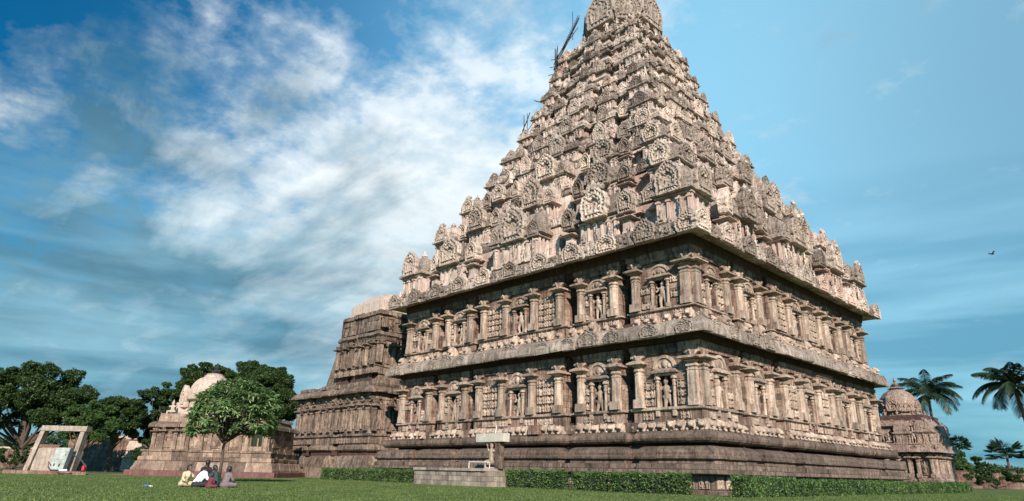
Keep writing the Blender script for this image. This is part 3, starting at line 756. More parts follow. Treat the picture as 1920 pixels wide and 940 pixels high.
# ---- upper cornice with its fringe of gables
UC = part('upper_cornice')
ks2 = [(-.8, 15.80), (-.20, 15.64), (-.08, 15.50), (.03, 15.52), (.05, 15.66), (.0, 15.95), (-.16, 16.22), (-.46, 16.42), (-.8, 16.53), (-1.3, 16.58)]
course(TP, 'carved_cornice_stone', UC, plan(16.45, [(-1, -.67, 0), (-.65, -.34, 0), (-.33, .33, .12), (.34, .65, 0), (.67, 1, 0)], .08), ks2, 1.5, 'carved', gap=.03, jit=.03, backo=-1.6)
course(TP, 'soffit_stone', UC, plan(15.4, ONE, 0), [(0, 15.1), (.06, 15.8)], 2.2, 'core', backo=-1.2)  # dark core stone again, eave shade put into the soffit colour
core('cornice_core', UC, plan(15.2, ONE, 0), 0, 14.8, 16.7, 'core')
for k in (0, 1):
    n_ = 21
    for i in range(n_):
        u = -15.9+31.8*i/(n_-1)
        big = i % 4 in (0, 2)
        if i % 2 == 0: TP.put('gable_fan', UC, FAN[random.randrange(6)], k, u, 16.58, 15.44, (.90 if big else .76, .9, random.uniform(.62, .74)), 0, .06)
        else: TP.put('scroll_carving', UC, SCROLL[random.randrange(5)], k, u, 16.54, 15.50, (1.45, 1.1, random.uniform(.80, 1.0)), 0, .06)
        if True: TP.put('tower_statue', UC, TSTAT[random.randrange(4)], k, u+random.uniform(-.3, .3), 15.95, 16.25, (.62, .62, random.uniform(.45, .62)), random.uniform(-.3, .3))
for (cx, cy) in ((1, -1), (-1, -1), (1, 1)):
    pass

# ---- roof tiers
TZ = [(16.7, 15.9, 13.9), (20.6, 13.8, 12.1), (24.0, 12.0, 10.4), (27.2, 10.3, 9.1), (30.1, 9.05, 8.0), (32.8, 7.95, 7.05), (35.4, 7.0, 6.2), (37.8, 6.2, 5.45), (40.2, 5.6, 4.85), (42.6, 5.0, 4.3), (44.9, 4.4, 3.7)]
KU = {}
def shrine(parent, k, u, d, z, W, H, barrel, two=False):
    key = (round(W, 1), round(H, 1), round(barrel, 1))
    if key not in KU: KU[key] = kuta_mesh(key[0], key[1], 'tower', ('carved', 'dcarved')[len(KU) % 2], key[2], 3 if not barrel else 5)
    bo, ro = KU[key]
    q1, q2, q3 = random.uniform(.92, 1.08), random.uniform(-.07, .07), random.uniform(-.12, .12)
    TP.put('shrine_body', parent, bo, k, u, d-W/2+q3, z, (q1, 1, 1), q2, .01); TP.put('shrine_roof', parent, ro, k, u, d-W/2+q3, z+random.uniform(-.04, .04), (q1, 1, 1), q2, .03)
    # little statues in front of the body
    wx = W/2*(1+barrel)
    for i in range(max(1, int(wx*2/1.0))):
        n_ = max(1, int(wx*2/1.0)); uu = u-wx+wx*2*(i+.5)/n_
        TP.put('tower_statue', parent, TSTAT[random.randrange(4)], k, uu, d+.05, z+.05, (.5, .5, H*.38/1.9*random.uniform(.8, 1)), random.uniform(-.3, .3))
for ti in range(len(TZ)-1):
    z, e, w_ = TZ[ti]; z2, e2, w2 = TZ[ti+1]; h = z2-z
    tp = part('roof_tier')
    lo = ti < 3
    rec = .45 if lo else .16*(1+.0*e)
    BB = [(-1, -.66, 0), (-.58, -.30, .0), (-.24, .24, .04*e if not lo else .2), (.30, .58, .0), (.66, 1, 0)] if ti < 7 else [(-1, -.55, 0), (-.42, .42, .06*e), (.55, 1, 0)]
    BC = [(-1, -.68, 0), (-.60, -.32, .02*e), (-.26, .26, .05*e), (.32, .60, .02*e), (.68, 1, 0)] if ti < 7 else [(-1, -.55, 0), (-.42, .42, .07*e), (.55, 1, 0)]
    rec2 = .05*e
    sl_ = 1.5 if ti < 4 else 1.2
    core('tier_core', tp, plan(w_-.25, ONE, 0), 0, z-.15, z2+.1, 'core')
    # floor slab under the row of little shrines
    core('tier_floor', tp, plan(e-.55, ONE, 0), 0, z-.35, z+.0, 'core')
    # back wall
    PW = plan(w_, BC, rec2)
    block_faces(TP, 'tower_wall_stone', tp, PW, 0, z+.1, z+h*.70, .55, .95 if not lo else 1.2, 'tower', thick=.35, proud=.04)
    c = e2+.18
    cz0 = z+h*.70
    PC = plan(c-.12, BC, rec2)
    course(TP, 'tier_cornice_stone', tp, PC, [(-.40, cz0+.05*h), (-.06, cz0+.02*h), (.04, cz0+.06*h), (.02, cz0+.10*h), (-.05, cz0+.17*h), (-.22, cz0+.24*h), (-.5, cz0+.285*h)], sl_, 'carved' if random.random() < .4 else 'dcarved', gap=.04, jit=.06, backo=-max(.9, .5), cutmin=.55)
    PMt = pilaster_mesh(h*.58, 'tower', True, h*.58/3.2*1.1)
    for k in (0, 1):
        for i in range(int(w_*2/(1.5 if lo else 1.15))+1):
            n_ = int(w_*2/(1.5 if lo else 1.15)); u = -w_+.25+(2*w_-.5)*i/n_
            off = BC[2][2] if abs(u) < abs(BC[1][1])*w_ and False else 0
            TP.put('tower_pilaster', tp, PMt, k, u, w_+.08+off, z+.1, 1, 0, .01)
    # kudus on the cornice
    for k in (0, 1):
        sp = 1.8 if lo else 2.0
        n_ = max(2, int(2*c/sp))
        for i in range(n_+1):
            u = -c+.4+(2*c-.8)*i/n_; r_ = (h*(.15 if lo else .19))*random.uniform(.75, 1.2)
            bulge = BC[len(BC)//2][2] if abs(u) < BC[len(BC)//2][1]*c else 0
            for q_ in range(2):
                if random.random() < .6: TP.put('tower_statue', tp, TSTAT[random.randrange(4)], k, u+random.uniform(-.9, .9), c-.25, cz0+.24*h, random.uniform(.38, .62), random.uniform(-.5, .5))
            if i % 3 == 2 and random.random() < .7:
                TP.put('tower_statue', tp, TSTAT[random.randrange(4)], k, u, c-.15+bulge, cz0+.22*h, r_*1.0, random.uniform(-.3, .3))
            else:
                TP.put('gable_fan', tp, FAN[random.randrange(6)] if lo else FANL[random.randrange(3)], k, u, c+.0+bulge, cz0+.02*h, (r_*1.15, r_, r_), random.uniform(-.05, .05), .08)
            if random.random() < .85: TP.put('scroll_carving', tp, SCROLL[random.randrange(5)], k, u+sp/2, c-.05+bulge, cz0+.04*h, (sp*.55, .7, h*.17), 0, .1)
            if random.random() < .5: TP.put('finial_stone', tp, LION[random.randrange(3)], k, u+sp/2, c-.35, z2-.12*h, (.9, .9, random.uniform(.6, 1.1)), random.uniform(-.4, .4))
    if lo:
        W1 = (2.9, 2.5, 2.3)[ti]; H1 = (4.3, 3.6, 3.2)[ti]
        for k in (0, 1):
            # corner shrines, each with a fan on both outer sides
            ends = ((-1, 1) if k == 0 else (1,))
            for s_ in ends: shrine(tp, k, s_*(e-W1/2), e, z, W1, H1, 0)
            for s_ in (-1, 1):
                TP.put('gable_fan', tp, FAN[random.randrange(6)], k, s_*(e-W1/2), e+.18, z+H1*.43, (W1*.34, 1.0, W1*.36), 0, .16)
                # intermediate barrel shrines
                shrine(tp, k, s_*e*.52, e, z, W1*.86, H1*.92, .38)
                TP.put('gable_fan', tp, FAN[random.randrange(6)], k, s_*e*.52, e+.30, z+H1*.38, (W1*.42, 1.3, W1*.42), 0, .16)
                TP.put('flame_crown', tp, CROWN[0], k, s_*e*.52, e+.25, z+H1*.38+W1*.80, W1*.40, 0, .1); TP.put('flame_crown', tp, CROWN[1], k, s_*(e-W1/2), e+.1, z+H1*.43+W1*.66, W1*.30, 0, .1)
                # fan shrines in the gaps
                for g in (.35, .68):
                    TP.put('gable_fan', tp, FAN[random.randrange(6)], k, s_*e*g, e-.1, z+H1*.36, (W1*.24, 1.6, W1*.30), s_*random.uniform(-.25, .25), .16)
                    TP.put('tower_pilaster', tp, PMt, k, s_*e*g, e-.3, z, (1.2, 1.2, .62))
            shrine(tp, k, 0, e+.25, z, W1*1.0, H1*1.06, .85)
            TP.put('gable_fan', tp, FAN[random.randrange(6)], k, 0, e+.45, z+H1*.42, (W1*.46, 1.4, W1*.46), 0, .16); TP.put('flame_crown', tp, CROWN[2], k, 0, e+.4, z+H1*.42+W1*.87, W1*.42, 0, .1)
            for s_ in (-1, 1): TP.put('gable_fan', tp, FAN[random.randrange(6)], k, s_*W1*.75, e+.3, z+H1*.42, (W1*.22, 1.0, W1*.25), 0, .16)
        for s_, u in ((-1, -1),):
            TP.put('gable_fan', tp, FAN[random.randrange(6)], 3, e-W1/2, e+.1, z+H1*.43, (W1*.34, .8, W1*.36), 0)
        TP.put('gable_fan', tp, FAN[random.randrange(6)], 2, -(e-W1/2), e+.1, z+H1*.43, (W1*.34, .8, W1*.36), 0)
        # far faces: barrel shrines seen on the outline
        for kk, lst in ((3, (.52, 0)), (2, (-.52, 0))):
            for g in lst: shrine(tp, kk, g*e, e, z, W1*.86, H1*.9, .38)
    else:
        PE = plan(e-.1, BB, rec+.05*e)
        course(TP, 'tier_ledge_stone', tp, PE, [(-.02, z+.02), (.06, z+.05*h), (.06, z+.10*h), (-.04, z+.12*h)], sl_, 'tower', gap=.03, jit=.03, backo=-.6, cutmin=.5)
        block_faces(TP, 'tower_wall_stone', tp, PE, -.26, z+.12*h, z+.36*h, h*.24, 1.1, 'tower', thick=.4, proud=.07)
        course(TP, 'tier_cornice_stone', tp, PE, [(-.45, z+.40*h), (-.02, z+.36*h), (.10, z+.39*h), (.13, z+.45*h), (.06, z+.53*h), (-.14, z+.60*h), (-.45, z+.63*h)], sl_, 'dcarved', gap=.04, jit=.07, backo=-.8, cutmin=.5)
        for k in (0, 1):
            n_ = max(3, int(2*e/1.9))
            for i in range(n_+1):
                u = -e+.45+(2*e-.9)*i/n_; r_ = h*.18*random.uniform(.75, 1.15)
                bulge = BB[len(BB)//2][2] if abs(u) < BB[len(BB)//2][1]*e else 0
                q = random.random()
                if q < .62: TP.put('gable_fan', tp, FANL[random.randrange(3)], k, u, e-.02+bulge, z+.36*h, (r_*1.2, r_, r_*1.05), random.uniform(-.1, .1), .1)
                elif q < .85: TP.put('tower_statue', tp, TSTAT[random.randrange(4)], k, u, e+bulge-.1, z+.05*h, (.5, .5, h*.16), random.uniform(-.4, .4))
                if random.random() < .7: TP.put('scroll_carving', tp, SCROLL[random.randrange(5)], k, u+.6, e-.06+bulge, z+.38*h, (.85, .7, h*.17), 0, .12)
                if random.random() < .3: TP.put('finial_stone', tp, LION[random.randrange(3)], k, u+.3, e-.45, z+.58*h, (.8, .8, random.uniform(.6, 1.0)), random.uniform(-.5, .5))
            # chunky little shrines: domed at the corners, barrel roofed in the middle
            W2 = max(1.0, .25*e)
            mb_ = BB[len(BB)//2][2]
            shrine(tp, k, 0, e+mb_+.12, z+.06*h, W2*1.05, h*.80, .55); TP.put('gable_fan', tp, FAN[random.randrange(6)], k, 0, e+mb_+.22, z+.36*h, (W2*.37, .6, W2*.37), 0, .16); TP.put('flame_crown', tp, CROWN[0], k, 0, e+mb_+.2, z+.36*h+W2*.70, W2*.32, 0, .1)
            for s_ in (-1, 1):
                if k == 0 or s_ == 1: shrine(tp, k, s_*(e-W2/2+.08), e+.08, z+.06*h, W2, h*.78, 0)
                TP.put('gable_fan', tp, FAN[random.randrange(6)], k, s_*(e-W2/2), e+.16, z+.37*h, (W2*.29, .5, W2*.30), 0, .16)
                if ti < 7:
                    shrine(tp, k, s_*e*.44, e+.10, z+.05*h, W2*.8, h*.74, .2); TP.put('gable_fan', tp, FAN[random.randrange(6)], k, s_*e*.44, e+.16, z+.34*h, (W2*.31, .6, W2*.33), 0, .16)
                if ti < 5: TP.put('gable_fan', tp, FAN[random.randrange(6)], k, s_*e*.68, e+.0, z+.22*h, (W2*.22, .8, W2*.30), s_*.3, .16)
        for kk in (2, 3):
            for u in (-.95, -.5, 0, .5, .95): TP.put('gable_fan', tp, FANL[1], kk, u*(e-.4), e-.02, z+.36*h, (h*.15, h*.12, h*.14), 0, .1)

# ---- neck and dome
DM = part('roof_dome')
z0 = 44.9
b = MB(); b.lathe([(3.9, z0-.3), (4.0, z0), (4.0, z0+.3), (3.7, z0+.4)], 8); link('platform', b.mesh('platform', 'carved'), DM)
b = MB(); b.lathe([(3.3, z0+.3), (3.2, z0+1.6), (3.4, z0+1.75)], 8); link('neck', b.mesh('neck', 'tower'), DM)
b = MB(); b.lathe([(3.2, z0+1.7), (3.9, z0+1.6), (4.1, z0+1.9), (4.0, z0+2.6), (4.15, z0+3.8), (4.0, z0+5.2), (3.3, z0+6.6), (2.1, z0+7.5), (1.2, z0+7.8)], 16); link('dome_shell', smooth(b.mesh('dome_shell', 'carved')), DM)
b = MB(); b.lathe([(1.3, z0+7.8), (1.5, z0+8.0), (.5, z0+8.2), (.9, z0+8.8), (.6, z0+9.4), (.2, z0+9.7), (.05, z0+10.7)], 16); link('finial', b.mesh('finial', 'plaster'), DM)
for k in range(4):
    for u, d, s_, rz in ((0, 3.95, 1.9, 0), (2.8, 2.8, 1.6, PI/4)):
        TP.put('dome_gable', DM, FAN[k % 3], k, u, d, z0+1.5, (s_, 1.3, s_), rz)
    for s_ in (-1, 1):
        TP.put('tower_statue', DM, TSTAT[1], k, s_*2.2, 3.9, z0+.4, .8, 0); TP.put('tower_statue', DM, TSTAT[2], k, s_*.8, 3.9, z0+.4, .75, 0)
TP.finish(285)
#@@NEXT
# ================================================================== helpers that turn a pixel column into a place
def ray(x, y): return _f+_r2*(x-960)/FPX-_u2*(y-470)/FPX
def hit(x, y, ax, v):
    d = ray(x, y); t = (v-CP[ax])/d[ax]; return CP+t*d
def foot(x, D):
    lo, hi = 0, 2000
    for i in range(50):
        m_ = (lo+hi)/2
        if (CP+ray(x, m_)*D)[2] > 0: lo = m_
        else: hi = m_
    P = CP+ray(x, lo)*D; return (float(P[0]), float(P[1]), 0.0)
VR = math.radians(45.9)        # turn that faces the photographer

def rplan(hx, hy, bx=ONE, by=ONE, rec=.5):
    rec = max(rec, .02)
    faces = []
    for k in range(4):
        A, Dp, bays = (hx, hy, bx) if k % 2 == 0 else (hy, hx, by)
        pts = [(-A, Dp)]
        for i, (u0, u1, off) in enumerate(bays):
            if i > 0: pts += [(u0*A, Dp-rec), (u0*A, Dp+off)]
            if i < len(bays)-1: pts += [(u1*A, Dp+off), (u1*A, Dp-rec)]
        faces.append([rotk(k, *p) for p in pts])
    return faces

# ================================================================== ground
def ground_mat():
    m, t, bs, out = newmat('lawn'); P = t.add('ShaderNodeNewGeometry').outputs['Position']
    a = t.noise(P, .28, 5, .6); b = t.noise(t.vmath('MULTIPLY', P, (1, 1, 1)).outputs[0], 3.0, 6, .7); d = t.noise(P, 22, 3)
    c = t.mix(t.ramp(a, [(.38, 0), (.62, 1)]), (.080, .135, .034), (.130, .170, .052))
    c = t.mix(t.ramp(b, [(.5, 0), (.72, .7)]), c, (.24, .19, .10)); c = t.mix(t.math('MULTIPLY', d, .5), c, (.035, .055, .015))
    t.l.new(c, bs.inputs['Base Color']); bs.inputs['Roughness'].default_value = .95; bs.inputs['Specular IOR Level'].default_value = .1
    bp = t.add('ShaderNodeBump', inp={'Height': t.math('ADD', d, b), 'Strength': .8, 'Distance': .08}); t.l.new(bp.outputs[0], bs.inputs['Normal']); return m
M['lawn'] = ground_mat()
M['earth'] = stone('bare_earth', (.20, .12, .085), (.27, .18, .125), (.12, .075, .05), 0, 0, .4, 0, .3)
M['blade'] = leafmat('grass_blade', (.085, .145, .034), (.19, .225, .072), .3)
nx_ = 60; xs = np.linspace(-700, 700, nx_); b = MB().box(-900, 900, -900, 900, -.6, 0); g = link('ground', b.mesh('ground', 'lawn')); g['kind'] = 'structure'
def strip(name, pts, z, mat):
    me = bpy.data.meshes.new(name); me.from_pydata([(p[0], p[1], z) for p in pts], [], [tuple(range(len(pts)))]); me.materials.append(M[mat])
    o = link(name, me); o['kind'] = 'structure'; return o
strip('path', [foot(-60, 57), foot(330, 57), foot(560, 57.5), foot(560, 59.5), foot(330, 62), foot(-60, 64)], .006, 'earth')
# grass blades where the lawn is near
n = 240000; D = 12+44*rng.random(n)**1.15; X = rng.uniform(-40, 1960, n)
base = CP[None, :2]+D[:, None]*(_f[:2]+_r2[:2]*((X-960)/FPX)[:, None]+_u2[:2]*(-.36))
okm = ~((base[:, 0] > -3.5) & (base[:, 0] < 19.3) & (base[:, 1] > -18.9) & (base[:, 0] < 19.3)) & ~((base[:, 0] > -22) & (base[:, 0] < 19.3) & (base[:, 1] > -18.6))
pat = np.sin(.35*base[:, 0]+1)*np.sin(.41*base[:, 1])+.5*np.sin(.9*base[:, 0]+.7*base[:, 1])+.3*np.sin(2.3*base[:, 0]-1.9*base[:, 1])
okm &= ~((pat > .75) & (rng.random(n) < .7)); base = base[okm]; n = len(base); ang = rng.uniform(0, 2*PI, n); hgt = rng.uniform(.02, .075, n)*(0.6+.8*(np.sin(base[:, 0]*.8)*np.sin(base[:, 1]*.6+1)*.5+.5)*rng.random(n)); wd = .018
dx, dy = np.cos(ang)*wd, np.sin(ang)*wd; ln = rng.normal(0, .02, (n, 2))
V = np.empty((n, 3, 3)); V[:, 0] = np.stack([base[:, 0]-dx, base[:, 1]-dy, np.zeros(n)], 1); V[:, 1] = np.stack([base[:, 0]+dx, base[:, 1]+dy, np.zeros(n)], 1); V[:, 2] = np.stack([base[:, 0]+ln[:, 0], base[:, 1]+ln[:, 1], hgt], 1)
o = link('grass', np_mesh('grass', V.reshape(-1, 3), np.arange(3*n).reshape(-1, 3), 'blade'), kind='stuff'); tag(o, 'short green and straw coloured grass blades over the lawn', 'grass')

# ================================================================== leaves
def leaf_cloud(P, size, tilt=1.0, aspect=.55, nrm=None):
    "diamond leaves, one quad each, at the points P"
    n = len(P); a = rng.normal(size=(n, 3)); a[:, 2] *= tilt
    a /= np.linalg.norm(a, axis=1)[:, None]; b_ = rng.normal(size=(n, 3)); b_ -= (b_*a).sum(1)[:, None]*a; b_ /= np.linalg.norm(b_, axis=1)[:, None]
    s = size*rng.uniform(.6, 1.3, n)[:, None]; a = a*s; b_ = b_*s*aspect
    V = np.stack([P-a, P+b_*.9, P+a, P-b_*.9], 1).reshape(-1, 3); return V, np.arange(4*n).reshape(-1, 4)
def crown_points(clumps, dens, shell=.55):
    out = []
    for (c, r, sq) in clumps:
        n = int(dens*r*r*4); v = rng.normal(size=(n, 3)); v /= np.linalg.norm(v, axis=1)[:, None]
        rad = r*(shell+(1-shell)*rng.random(n)**.6)*(1+.16*np.sin(v[:, 0]*5+c[0])*np.sin(v[:, 1]*5+c[1]))
        p = v*rad[:, None]; p[:, 2] *= sq; out.append(p+np.array(c))
    return np.vstack(out)
def tree(name, label, cat, loc, h, rx, zb, seed, nclump=26, leaf='leafA', lsize=.16, dens=150, lean=(0, 0), trunk_r=.28, sparse=1.0, rv=None, group=None):
    r = np.random.default_rng(seed); t = thing(name, label, cat, loc, VR, group)
    cl = []; cz = (h+zb)/2; rz_ = (h-zb)/2
    nclump = int(nclump*1.9); lsize *= .85; dens *= 1.5
    for i in range(nclump):
        th = r.uniform(0, 2*PI); ph = math.acos(r.uniform(-.75, 1)); q = r.uniform(.45, .95)
        c = (lean[0]+rx*q*math.sin(ph)*math.cos(th), (lean[1]+rx*.8*q*math.sin(ph)*math.sin(th)), cz+rz_*q*math.cos(ph))
        rr = r.uniform(.10, .25)*min(rx, rz_*1.3)
        cl.append((c, rr, .72)); 
        for j in range(3):
            d = r.normal(size=3); d /= np.linalg.norm(d); cl.append(((c[0]+d[0]*rr, c[1]+d[1]*rr, c[2]+abs(d[2])*rr*.6), rr*r.uniform(.3, .5), .75))
    P = crown_points(cl, dens*sparse); V, F = leaf_cloud(P, lsize, .8)
    link('crown', np_mesh('crown', V, F, leaf), t)
    b = MB(); top = (lean[0]*.6, lean[1]*.6, zb+(h-zb)*.25)
    b.tube([(0, 0, -.1), (lean[0]*.1, 0, zb*.35), (lean[0]*.35+.1, lean[1]*.3, zb*.8), top], [trunk_r*1.35, trunk_r, trunk_r*.85, trunk_r*.6], 8)
    link('trunk', smooth(b.mesh('trunk', 'bark')), t)
    b = MB()
    for i in range(0, min(nclump, 16)):
        c = np.array(cl[i*4][0]); s_ = np.array((lean[0]*.3, lean[1]*.3, zb*r.uniform(.7, 1.1))); mid = s_*.5+c*.5+r.normal(size=3)*.25; mid[2] -= .2
        b.tube([s_, mid, c], [trunk_r*.5, trunk_r*.28, trunk_r*.09], 6)
    link('limb', b.mesh('limb', 'bark'), t); return t
tree('spreading_tree', 'largest dark spreading tree, at the left edge of the photo', 'tree', foot(40, 72), 12.4, 7.6, 2.6, 3, 40, 'leafA', .17, 120, (-2.2, 0), .45)
tree('broadleaf_tree', 'round dark tree behind the ruined wall, between the leaning stone frame and domed shrine', 'tree', foot(198, 74), 9.3, 3.5, 3.0, 5, 26, 'leafA', .15, 190, (0.2, 0), .2)
tree('garden_tree', 'lighter green tree leaning over the ruined wall beside the stone frame', 'tree', foot(140, 70), 8.0, 3.2, 2.2, 8, 22, 'leafB', .15, 150, (.8, 0), .16)
tree('shade_tree', 'dark tree touching the left side of the domed shrine', 'tree', foot(278, 78), 11.0, 3.4, 1.6, 11, 28, 'leafA', .15, 190, (0, 0), .22)
tree('mango_tree', 'dark tree top showing just left of the shrine finial', 'tree', foot(358, 88), 14.9, 5.0, 5.5, 14, 40, 'leafA', .16, 190, (0, 0), .25)
tree('neem_tree', 'wide rounded tree rising behind the frangipani and the domed shrine', 'tree', foot(470, 86), 15.2, 5.9, 4.0, 21, 50, 'leafA', .16, 190, (0, 0), .32)
tree('low_bush', 'dark bush at the foot of the domed shrine, left side', 'bush', foot(268, 68), 3.4, 1.7, .3, 31, 14, 'leafA', .12, 260, (0, 0), .08)
tree('wide_bush', 'low dark bush under the spreading tree at the left edge', 'bush', foot(20, 66), 2.6, 3.0, .2, 33, 18, 'leafA', .13, 200, (0, 0), .08)
tree('far_bush', 'pale green bush beyond the pink shrine, below the coconut palm', 'bush', foot(1800, 120), 6.4, 4.2, .6, 35, 16, 'leafB', .25, 80, (0, 0), .2)
tree('rounded_bush', 'dark bush in front of the compound wall at the far right', 'bush', foot(1868, 96), 3.4, 4.6, .2, 36, 26, 'leafA', .16, 150, (0, 0), .1)
tree('square_bush', 'small dark bush standing between two fan palms', 'bush', foot(1850, 140), 7.0, 2.4, 1.2, 37, 16, 'leafA', .25, 90, (0, 0), .2)
# far wood that closes the horizon
P = []
for a0, a1 in ((-300, 640), (1690, 2300)):
    for i in range(90):
        x = random.uniform(a0, a1); D = random.uniform(150, 190); f_ = foot(x, D); hh = random.uniform(2.5, 6.5) if a0 > 0 else random.uniform(4, 9)
        v = rng.normal(size=(420, 3)); v /= np.linalg.norm(v, axis=1)[:, None]; P.append(np.array(f_)+v*np.array((5, 5, hh*.5))*rng.uniform(.6, 1, (420, 1))+np.array((0, 0, hh*.5)))
V, F = leaf_cloud(np.vstack(P), .5); o = link('distant_wood', np_mesh('distant_wood', V, F, 'leafA'), kind='stuff'); tag(o, 'low dark line of woodland along the horizon', 'wood')

# ---- palms
def palm(name, label, loc, h, fl, nf, seed, lean=(0, 0), group=None):
    r = np.random.default_rng(seed); t = thing(name, label, 'palm', loc, VR, group)
    b = MB(); pts = [(lean[0]*q*q, lean[1]*q*q, h*q) for q in np.linspace(0, 1, 12)]; b.tube(pts, [.24-.10*q+.015*(i % 2) for i, q in enumerate(np.linspace(0, 1, 12))], 8); link('trunk', b.mesh('trunk', 'bark'), t)
    for i in range(nf):
        th = 2*PI*i*.382+r.uniform(-.2, .2); el = r.uniform(-.15, 1.35); L = fl*r.uniform(.8, 1.1)
        d = np.array((math.cos(th), math.sin(th))); sp = []; p = np.array((lean[0], lean[1], h)); e = el
        for q in range(12): sp.append(p.copy()); p = p+L/11*np.array((d[0]*math.cos(e), d[1]*math.cos(e), math.sin(e))); e -= .15*(1.15-.3*(el > .8))
        V = []; F = []; sd = np.array((-d[1], d[0], 0))
        b = MB(); b.tube(sp, list(np.linspace(.055, .012, 12)), 4)
        for q in np.linspace(.12, 1, 60):
            k_ = q*11-1e-6; i0 = int(k_); pp = sp[i0]*(1-(k_-i0))+sp[min(i0+1, 11)]*(k_-i0); dr = sp[min(i0+1, 11)]-sp[max(i0, 0)]; dr /= np.linalg.norm(dr)+1e-6
            ll = fl*.21*math.sin(PI*min(q*.85+.12, 1))**.6+.1
            for s_ in (-1, 1):
                tip = pp+sd*s_*ll*.72+dr*ll*.45+np.array((0, 0, -ll*r.uniform(.45, .8))); w_ = dr*.026
                mid = (pp+tip)/2+np.array((0, 0, ll*.10)); b.add([pp-w_, pp+w_, mid+w_*1.2, tip, mid-w_*1.2], [(0, 1, 2, 3, 4)])
        link('frond', b.mesh('frond', 'leafP'), t)
    b = MB()
    for i in range(9): a = i*2.4; b.ball((lean[0]+.35*math.cos(a), lean[1]+.35*math.sin(a), h-.35-.1*(i % 3)), .14, 6, 5)
    link('coconut', b.mesh('coconut', 'bark'), t); return t
palm('coconut_palm', 'coconut palm with drooping fronds just right of the pink domed shrine', foot(1772, 85), 12.2, 5.2, 24, 4, (0, 0))
palm('coconut_palm', 'tall coconut palm cut by the right edge of the photo', foot(1962, 62), 10.1, 4.3, 26, 9, (-.8, 0))
def fan_palm(label, loc, h, R, seed):
    r = np.random.default_rng(seed); t = thing('fan_palm', label, 'palm', loc, VR); b = MB(); b.tube([(0, 0, 0), (.1, 0, h*.5), (0, 0, h-R*.6)], [.28, .22, .2], 8); link('trunk', b.mesh('trunk', 'bark'), t)
    for i in range(46):
        v = r.normal(size=3); v[2] = abs(v[2])*.9-.25; v /= np.linalg.norm(v); c = np.array((0, 0, h-R*.6)); e = c+v*R*.62; b = MB(); b.tube([c, e], [.05, .03], 4)
        s1 = np.cross(v, (0, 0, 1)); s1 /= np.linalg.norm(s1)
        for q in np.linspace(-1.2, 1.2, 11):
            dd = v*math.cos(q)+s1*math.sin(q); dd[2] -= .15; tip = e+dd*R*.55; w_ = np.cross(dd, v+.01)*.12; w_ = w_/(np.linalg.norm(w_)+1e-6)*.14; b.add([e, e+dd*R*.3+w_, tip, e+dd*R*.3-w_], [(0, 1, 2, 3)])
        link('frond', b.mesh('frond', 'leafP'), t)
fan_palm('small fan palm nearest the pink shrine, standing alone against the sky', foot(1812, 150), 10.4, 2.6, 1)
fan_palm('bushy fan palm at the far right, below the tall coconut palm', foot(1900, 128), 8.4, 3.4, 2)

# ---- frangipani
FR = thing('frangipani_tree', 'small frangipani tree with glossy leaf rosettes in front of the domed shrine', 'tree', foot(409, 40), VR)
b = MB(); b.tube([(0, 0, -.05), (.03, 0, 1.2), (-.02, 0, 2.1), (.1, 0, 2.7)], [.115, .085, .08, .07], 8); link('trunk', smooth(b.mesh('trunk', 'bark')), FR)
def rosette(seed):
    r = random.Random(seed); b = MB()
    for i in range(15):
        th = i*2.4; el = r.uniform(-.35, .75); L = r.uniform(.27, .42); d = np.array((math.cos(th)*math.cos(el), math.sin(th)*math.cos(el), math.sin(el))); s1 = np.array((-math.sin(th), math.cos(th), 0)); up = np.cross(s1, d)*-1
        w_ = .045; q = [np.zeros(3), d*L*.35, d*L*.7-np.array((0, 0, .03)), d*L-np.array((0, 0, .09))]; fo = np.array((0, 0, .025))
        b.add([q[0], q[1]+s1*w_+fo, q[2]+s1*w_*.9+fo, q[3], q[2]-s1*w_*.9+fo, q[1]-s1*w_+fo, q[1], q[2]], [(0, 6, 1), (0, 5, 6), (6, 7, 2, 1), (6, 5, 4, 7), (7, 3, 2), (7, 4, 3)])
    return b.mesh('leaf_rosette', 'leafF')
ROS = [rosette(i) for i in range(5)]
b = MB(); r = random.Random(5); cnt = 0
for i in range(470):
    th = r.uniform(0, 2*PI); cz_ = r.uniform(-.42, 1.0); rr = (1.0 if i % 4 else r.uniform(.6, .9)); sn = math.sqrt(max(0, 1-cz_*cz_))
    x, y, z = 2.5*sn*math.cos(th)*rr, 2.3*sn*math.sin(th)*rr, 4.05+(2.0 if cz_ > 0 else 2.6)*cz_*rr
    x += r.uniform(-.25, .25)+.38; z += r.uniform(-.25, .25)-.12*max(0, -x)
    q_ = link('leaf_rosette', ROS[i % 5], FR, (x, y, z), r.uniform(0, 6), r.uniform(.95, 1.35))
    q_.rotation_euler = (-math.sin(th)*sn*.5*-1, math.cos(th)*sn*.5, r.uniform(0, 6))
    if i % 4 == 0:
        m0 = np.array((.08*math.cos(th), .08*math.sin(th), 2.3+.3*r.random())); m1 = np.array((x*.55, y*.55, 2.9+(z-2.9)*.4)); b.tube([m0, m1, (x, y, z-.05)], [.05, .035, .018], 5)
link('branch', b.mesh('branch', 'bark'), FR)

